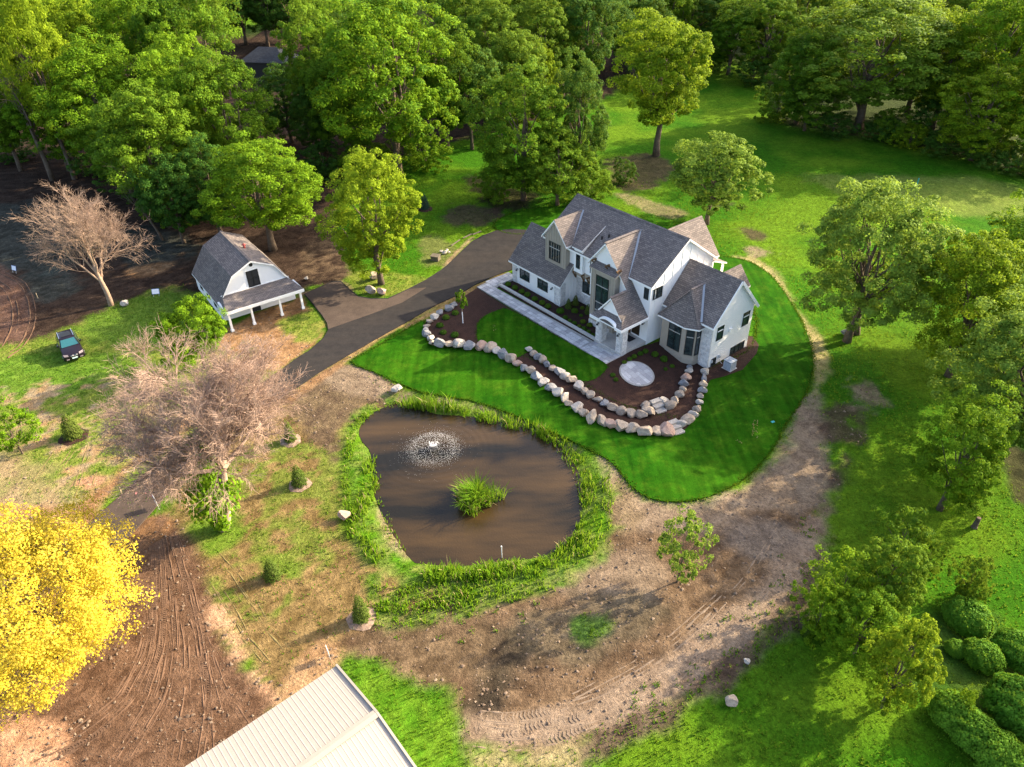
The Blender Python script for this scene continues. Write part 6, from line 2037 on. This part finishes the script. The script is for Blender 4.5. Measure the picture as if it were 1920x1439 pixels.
panel("rear_window", [(2.26, -.62, 1.18), (2.26, .62, 1.18), (2.06, .56, 1.46), (2.06, -.56, 1.46)], M['glass'], car)
panel("sunroof", [(.2, -.45, 1.725), (.2, .45, 1.725), (1.2, .45, 1.705), (1.2, -.45, 1.705)], M['black'], car, .01)
for s_ in (-1, 1):
    panel("side_window", [(-.75, s_ * .875, 1.14), (.35, s_ * .885, 1.14), (.35, s_ * .72, 1.6), (-.2, s_ * .72, 1.57)], M['glass'], car, .02)
    panel("side_window", [(.42, s_ * .885, 1.14), (1.75, s_ * .875, 1.14), (1.6, s_ * .71, 1.57), (.42, s_ * .72, 1.6)], M['glass'], car, .02)
    mb = MB(); mb.bar((0, s_ * .66, 1.74), (1.6, s_ * .64, 1.71), .05, .04); mb.build("roof_rail", M['chrome'], car)
    mb = MB(); mb.ext([(-.62, s_ * .95, 1.14), (-.46, s_ * .95, 1.14), (-.44, s_ * 1.14, 1.16), (-.58, s_ * 1.16, 1.16)], (0, 0, .15)); mb.build("mirror", M['carpaint'], car)
    mb = MB(); mb.ext([(-2.38, s_ * .48, .74), (-2.30, s_ * .86, .76), (-2.10, s_ * .92, .93), (-2.26, s_ * .52, .90)], (-.03, 0, .03)); mb.build("headlight", M['lamp'], car)
    mb = MB(); mb.box(-2.44, -2.3, s_ * .62 - .13, s_ * .62 + .13, .40, .50); mb.build("fog_light", M['lamp'], car)
    mb = MB()
    mb.tube([(-2.43, s_ * .17 + .13 * math.cos(t_), .74 + .085 * math.sin(t_)) for t_ in np.linspace(0, 6.283, 13)], [.022] * 13, 5)
    g_ = mb.build("grille", M['chrome'], car)
    mb = MB(); mb.ext([(-2.41, s_ * .17 + .12 * math.cos(t_), .74 + .08 * math.sin(t_)) for t_ in np.linspace(0, 6.283, 12, endpoint=False)], (.05, 0, 0)); mb.build("mesh_insert", M['black'], g_)
    mb = MB(); mb.box(2.3, 2.42, s_ * .62 - .2, s_ * .62 + .2, .86, 1.0); mb.build("tail_light", M['red'], car)
mb = MB(); mb.box(-2.45, -2.36, -.25, .25, .44, .56); mb.build("number_plate", M['plate'], car)
for x in (-1.5, 1.42):
    for s_ in (-1, 1):
        w_ = MB()
        w_.tube([(x, s_ * .74, .36), (x, s_ * .97, .36), (x, s_ * 1.0, .36)], [.37, .37, .33], 18)
        w_ = w_.build("wheel", M['tyre'], car)
        mb = MB(); mb.tube([(x, s_ * .95, .36), (x, s_ * 1.012, .36)], [.24, .22], 14); mb.build("rim", M['chrome'], w_)

# ---------------------------------------------------------------- signs, stakes and small fixtures
def sign(label, bx, by, w, h, z0, ang, back=None, tilt=0.0):
    p = up(bx, by)
    o = thing("sign", label, "sign", p, rad(ang))
    mb = MB(); mb.box(-w / 2, w / 2, -.012, .012, z0, z0 + h); f_ = mb.build("board", back or M['signwhite'], o)
    mb = MB(); mb.box(-w / 2 + .04, w / 2 - .04, -.02, -.012, z0 + .04, z0 + h - .04); mb.build("face", M['signwhite'], f_)
    for s_ in (-1, 1):
        mb = MB(); mb.tube([(s_ * w * .36, .02, -.2), (s_ * w * .36, .02, z0 + h * .9)], [.012, .012], 5); mb.build("leg", M['pvc'], o)
    o.rotation_euler[0] = tilt
    return o
sign("white sign with blue edge on the grass left of the barn", 293, 556, .85, .62, .25, 8, M['signblue'], -.45)
sign("small white sign with blue edge by the dirt track at the left edge", 27, 512, .8, .6, .3, -25, M['signblue'], -.3)
sign("upright white sign board at the edge of the left gravel drive", 296, 952, .62, .7, .45, -50)
sign("narrow white sign standing on the dry ground by the metal roof", 617, 1232, .45, .6, .35, -62)
for lab, bx, by, h in (("short wooden stake at the left edge of the gravel drive", 229, 927, .7), ("thin pale stake on the dark soil near the bare pink tree", 71, 559, .6)):
    o = thing("stake", lab, "stake", up(bx, by))
    mb = MB(); mb.box(-.03, .03, -.03, .03, -.2, h); mb.ext([(-.03, -.03, h), (.03, -.03, h), (.03, .03, h), (-.03, .03, h)], (0, 0, .04)); mb.build("post", M['stake'], o)
pinkm = plain('pink_marking_flag', (0.55, 0.22, 0.25), .6)
for i, (bx, by) in enumerate(((236, 925), (256, 932), (276, 933), (288, 936))):
    o = thing("marker_flag", f"small pinkish marker flag on the gravel drive, {ORD[i]} from the wooden stake", "marker flag", up(bx, by, .05), i, "marker flags across the gravel drive")
    mb = MB(); mb.tube([(0, 0, -.05), (0, 0, .42)], [.012, .012], 5); mb.build("wire", M['black'], o)
    mb = MB(); mb.ext([(0, 0, .24), (.2, 0, .27), (.2, 0, .38), (0, 0, .42)], (0, .01, 0)); mb.build("flag", pinkm, o)
p = up(817, 487)
o = thing("utility_box", "low brown utility box on the grass beside the driveway", "utility box", p, rad(-20))
mb = MB(); mb.box(-.5, .5, -.38, .38, -.1, .5); mb.build("cabinet", M['utility'], o)
mb = MB(); mb.ext([(-.54, -.42, .5), (.54, -.42, .5), (.54, .42, .56), (-.54, .42, .56)], (0, 0, .06)); mb.build("lid", M['utility'], o)
for i, (x, y, w) in enumerate(((828, 473, 6), (834, 476, 8), (838, 471, 5), (842, 475, 5))):
    boulder(f"small white rock beside the utility box, {ORD[i]} from the left", x, y, w, 'rock_pale', "white rocks by the utility box")
p = up(1719, 348)
o = thing("marker_post", "short teal marker post on the far right lawn", "marker post", p)
mb = MB(); mb.tube([(0, 0, -.1), (0, 0, .95)], [.08, .08], 8); mb.tube([(0, 0, .95), (0, 0, 1.1)], [.1, .06], 8); mb.build("post", M['teal'], o)
p = up(1449, 792)
o = thing("utility_cover", "small teal utility cover set in the right-hand lawn", "utility cover", p, .4)
mb = MB(); mb.box(-.16, .16, -.11, .11, -.05, .06); mb.build("lid", M['teal'], o)
for lab, bx, by, h, w in (("weathered tree stump on the shaded lawn at the right", 1827, 988, .9, .2), ("short dark stump left of the clipped mounds", 1720, 1212, .55, .3)):
    o = thing("stump", lab, "stump", up(bx, by))
    mb = MB(); mb.tube([(0, 0, -.2), (0, 0, .1), (.06, .03, h)], [w * 1.5, w, w * .8], 9); mb.build("trunk", M['bark'], o, smooth=False)
    mb = MB(); mb.tube([(.06, .03, h - .01), (.06, .03, h + .015)], [w * .72, w * .72], 9); mb.build("cut_face", M['deadbark'], o)
# stone edging beside the drive's turning circle
for i, pts in enumerate(([(846, 461), (862, 450)], [(868, 447), (884, 439)], [(886, 440), (902, 434)])):
    a, b = up(*pts[0], .05), up(*pts[1], .05)
    o = link("edging_stone", (lambda m: m.mesh("edging_stone"))((lambda m: (m.bar(a, b, .16, .10), m)[1])(MB())), None, [M['utility']])
    tag(o, f"low brown edging stone by the driveway's turning circle, {ORD[i]} from the left", "edging stone", "edging stones by the turning circle")
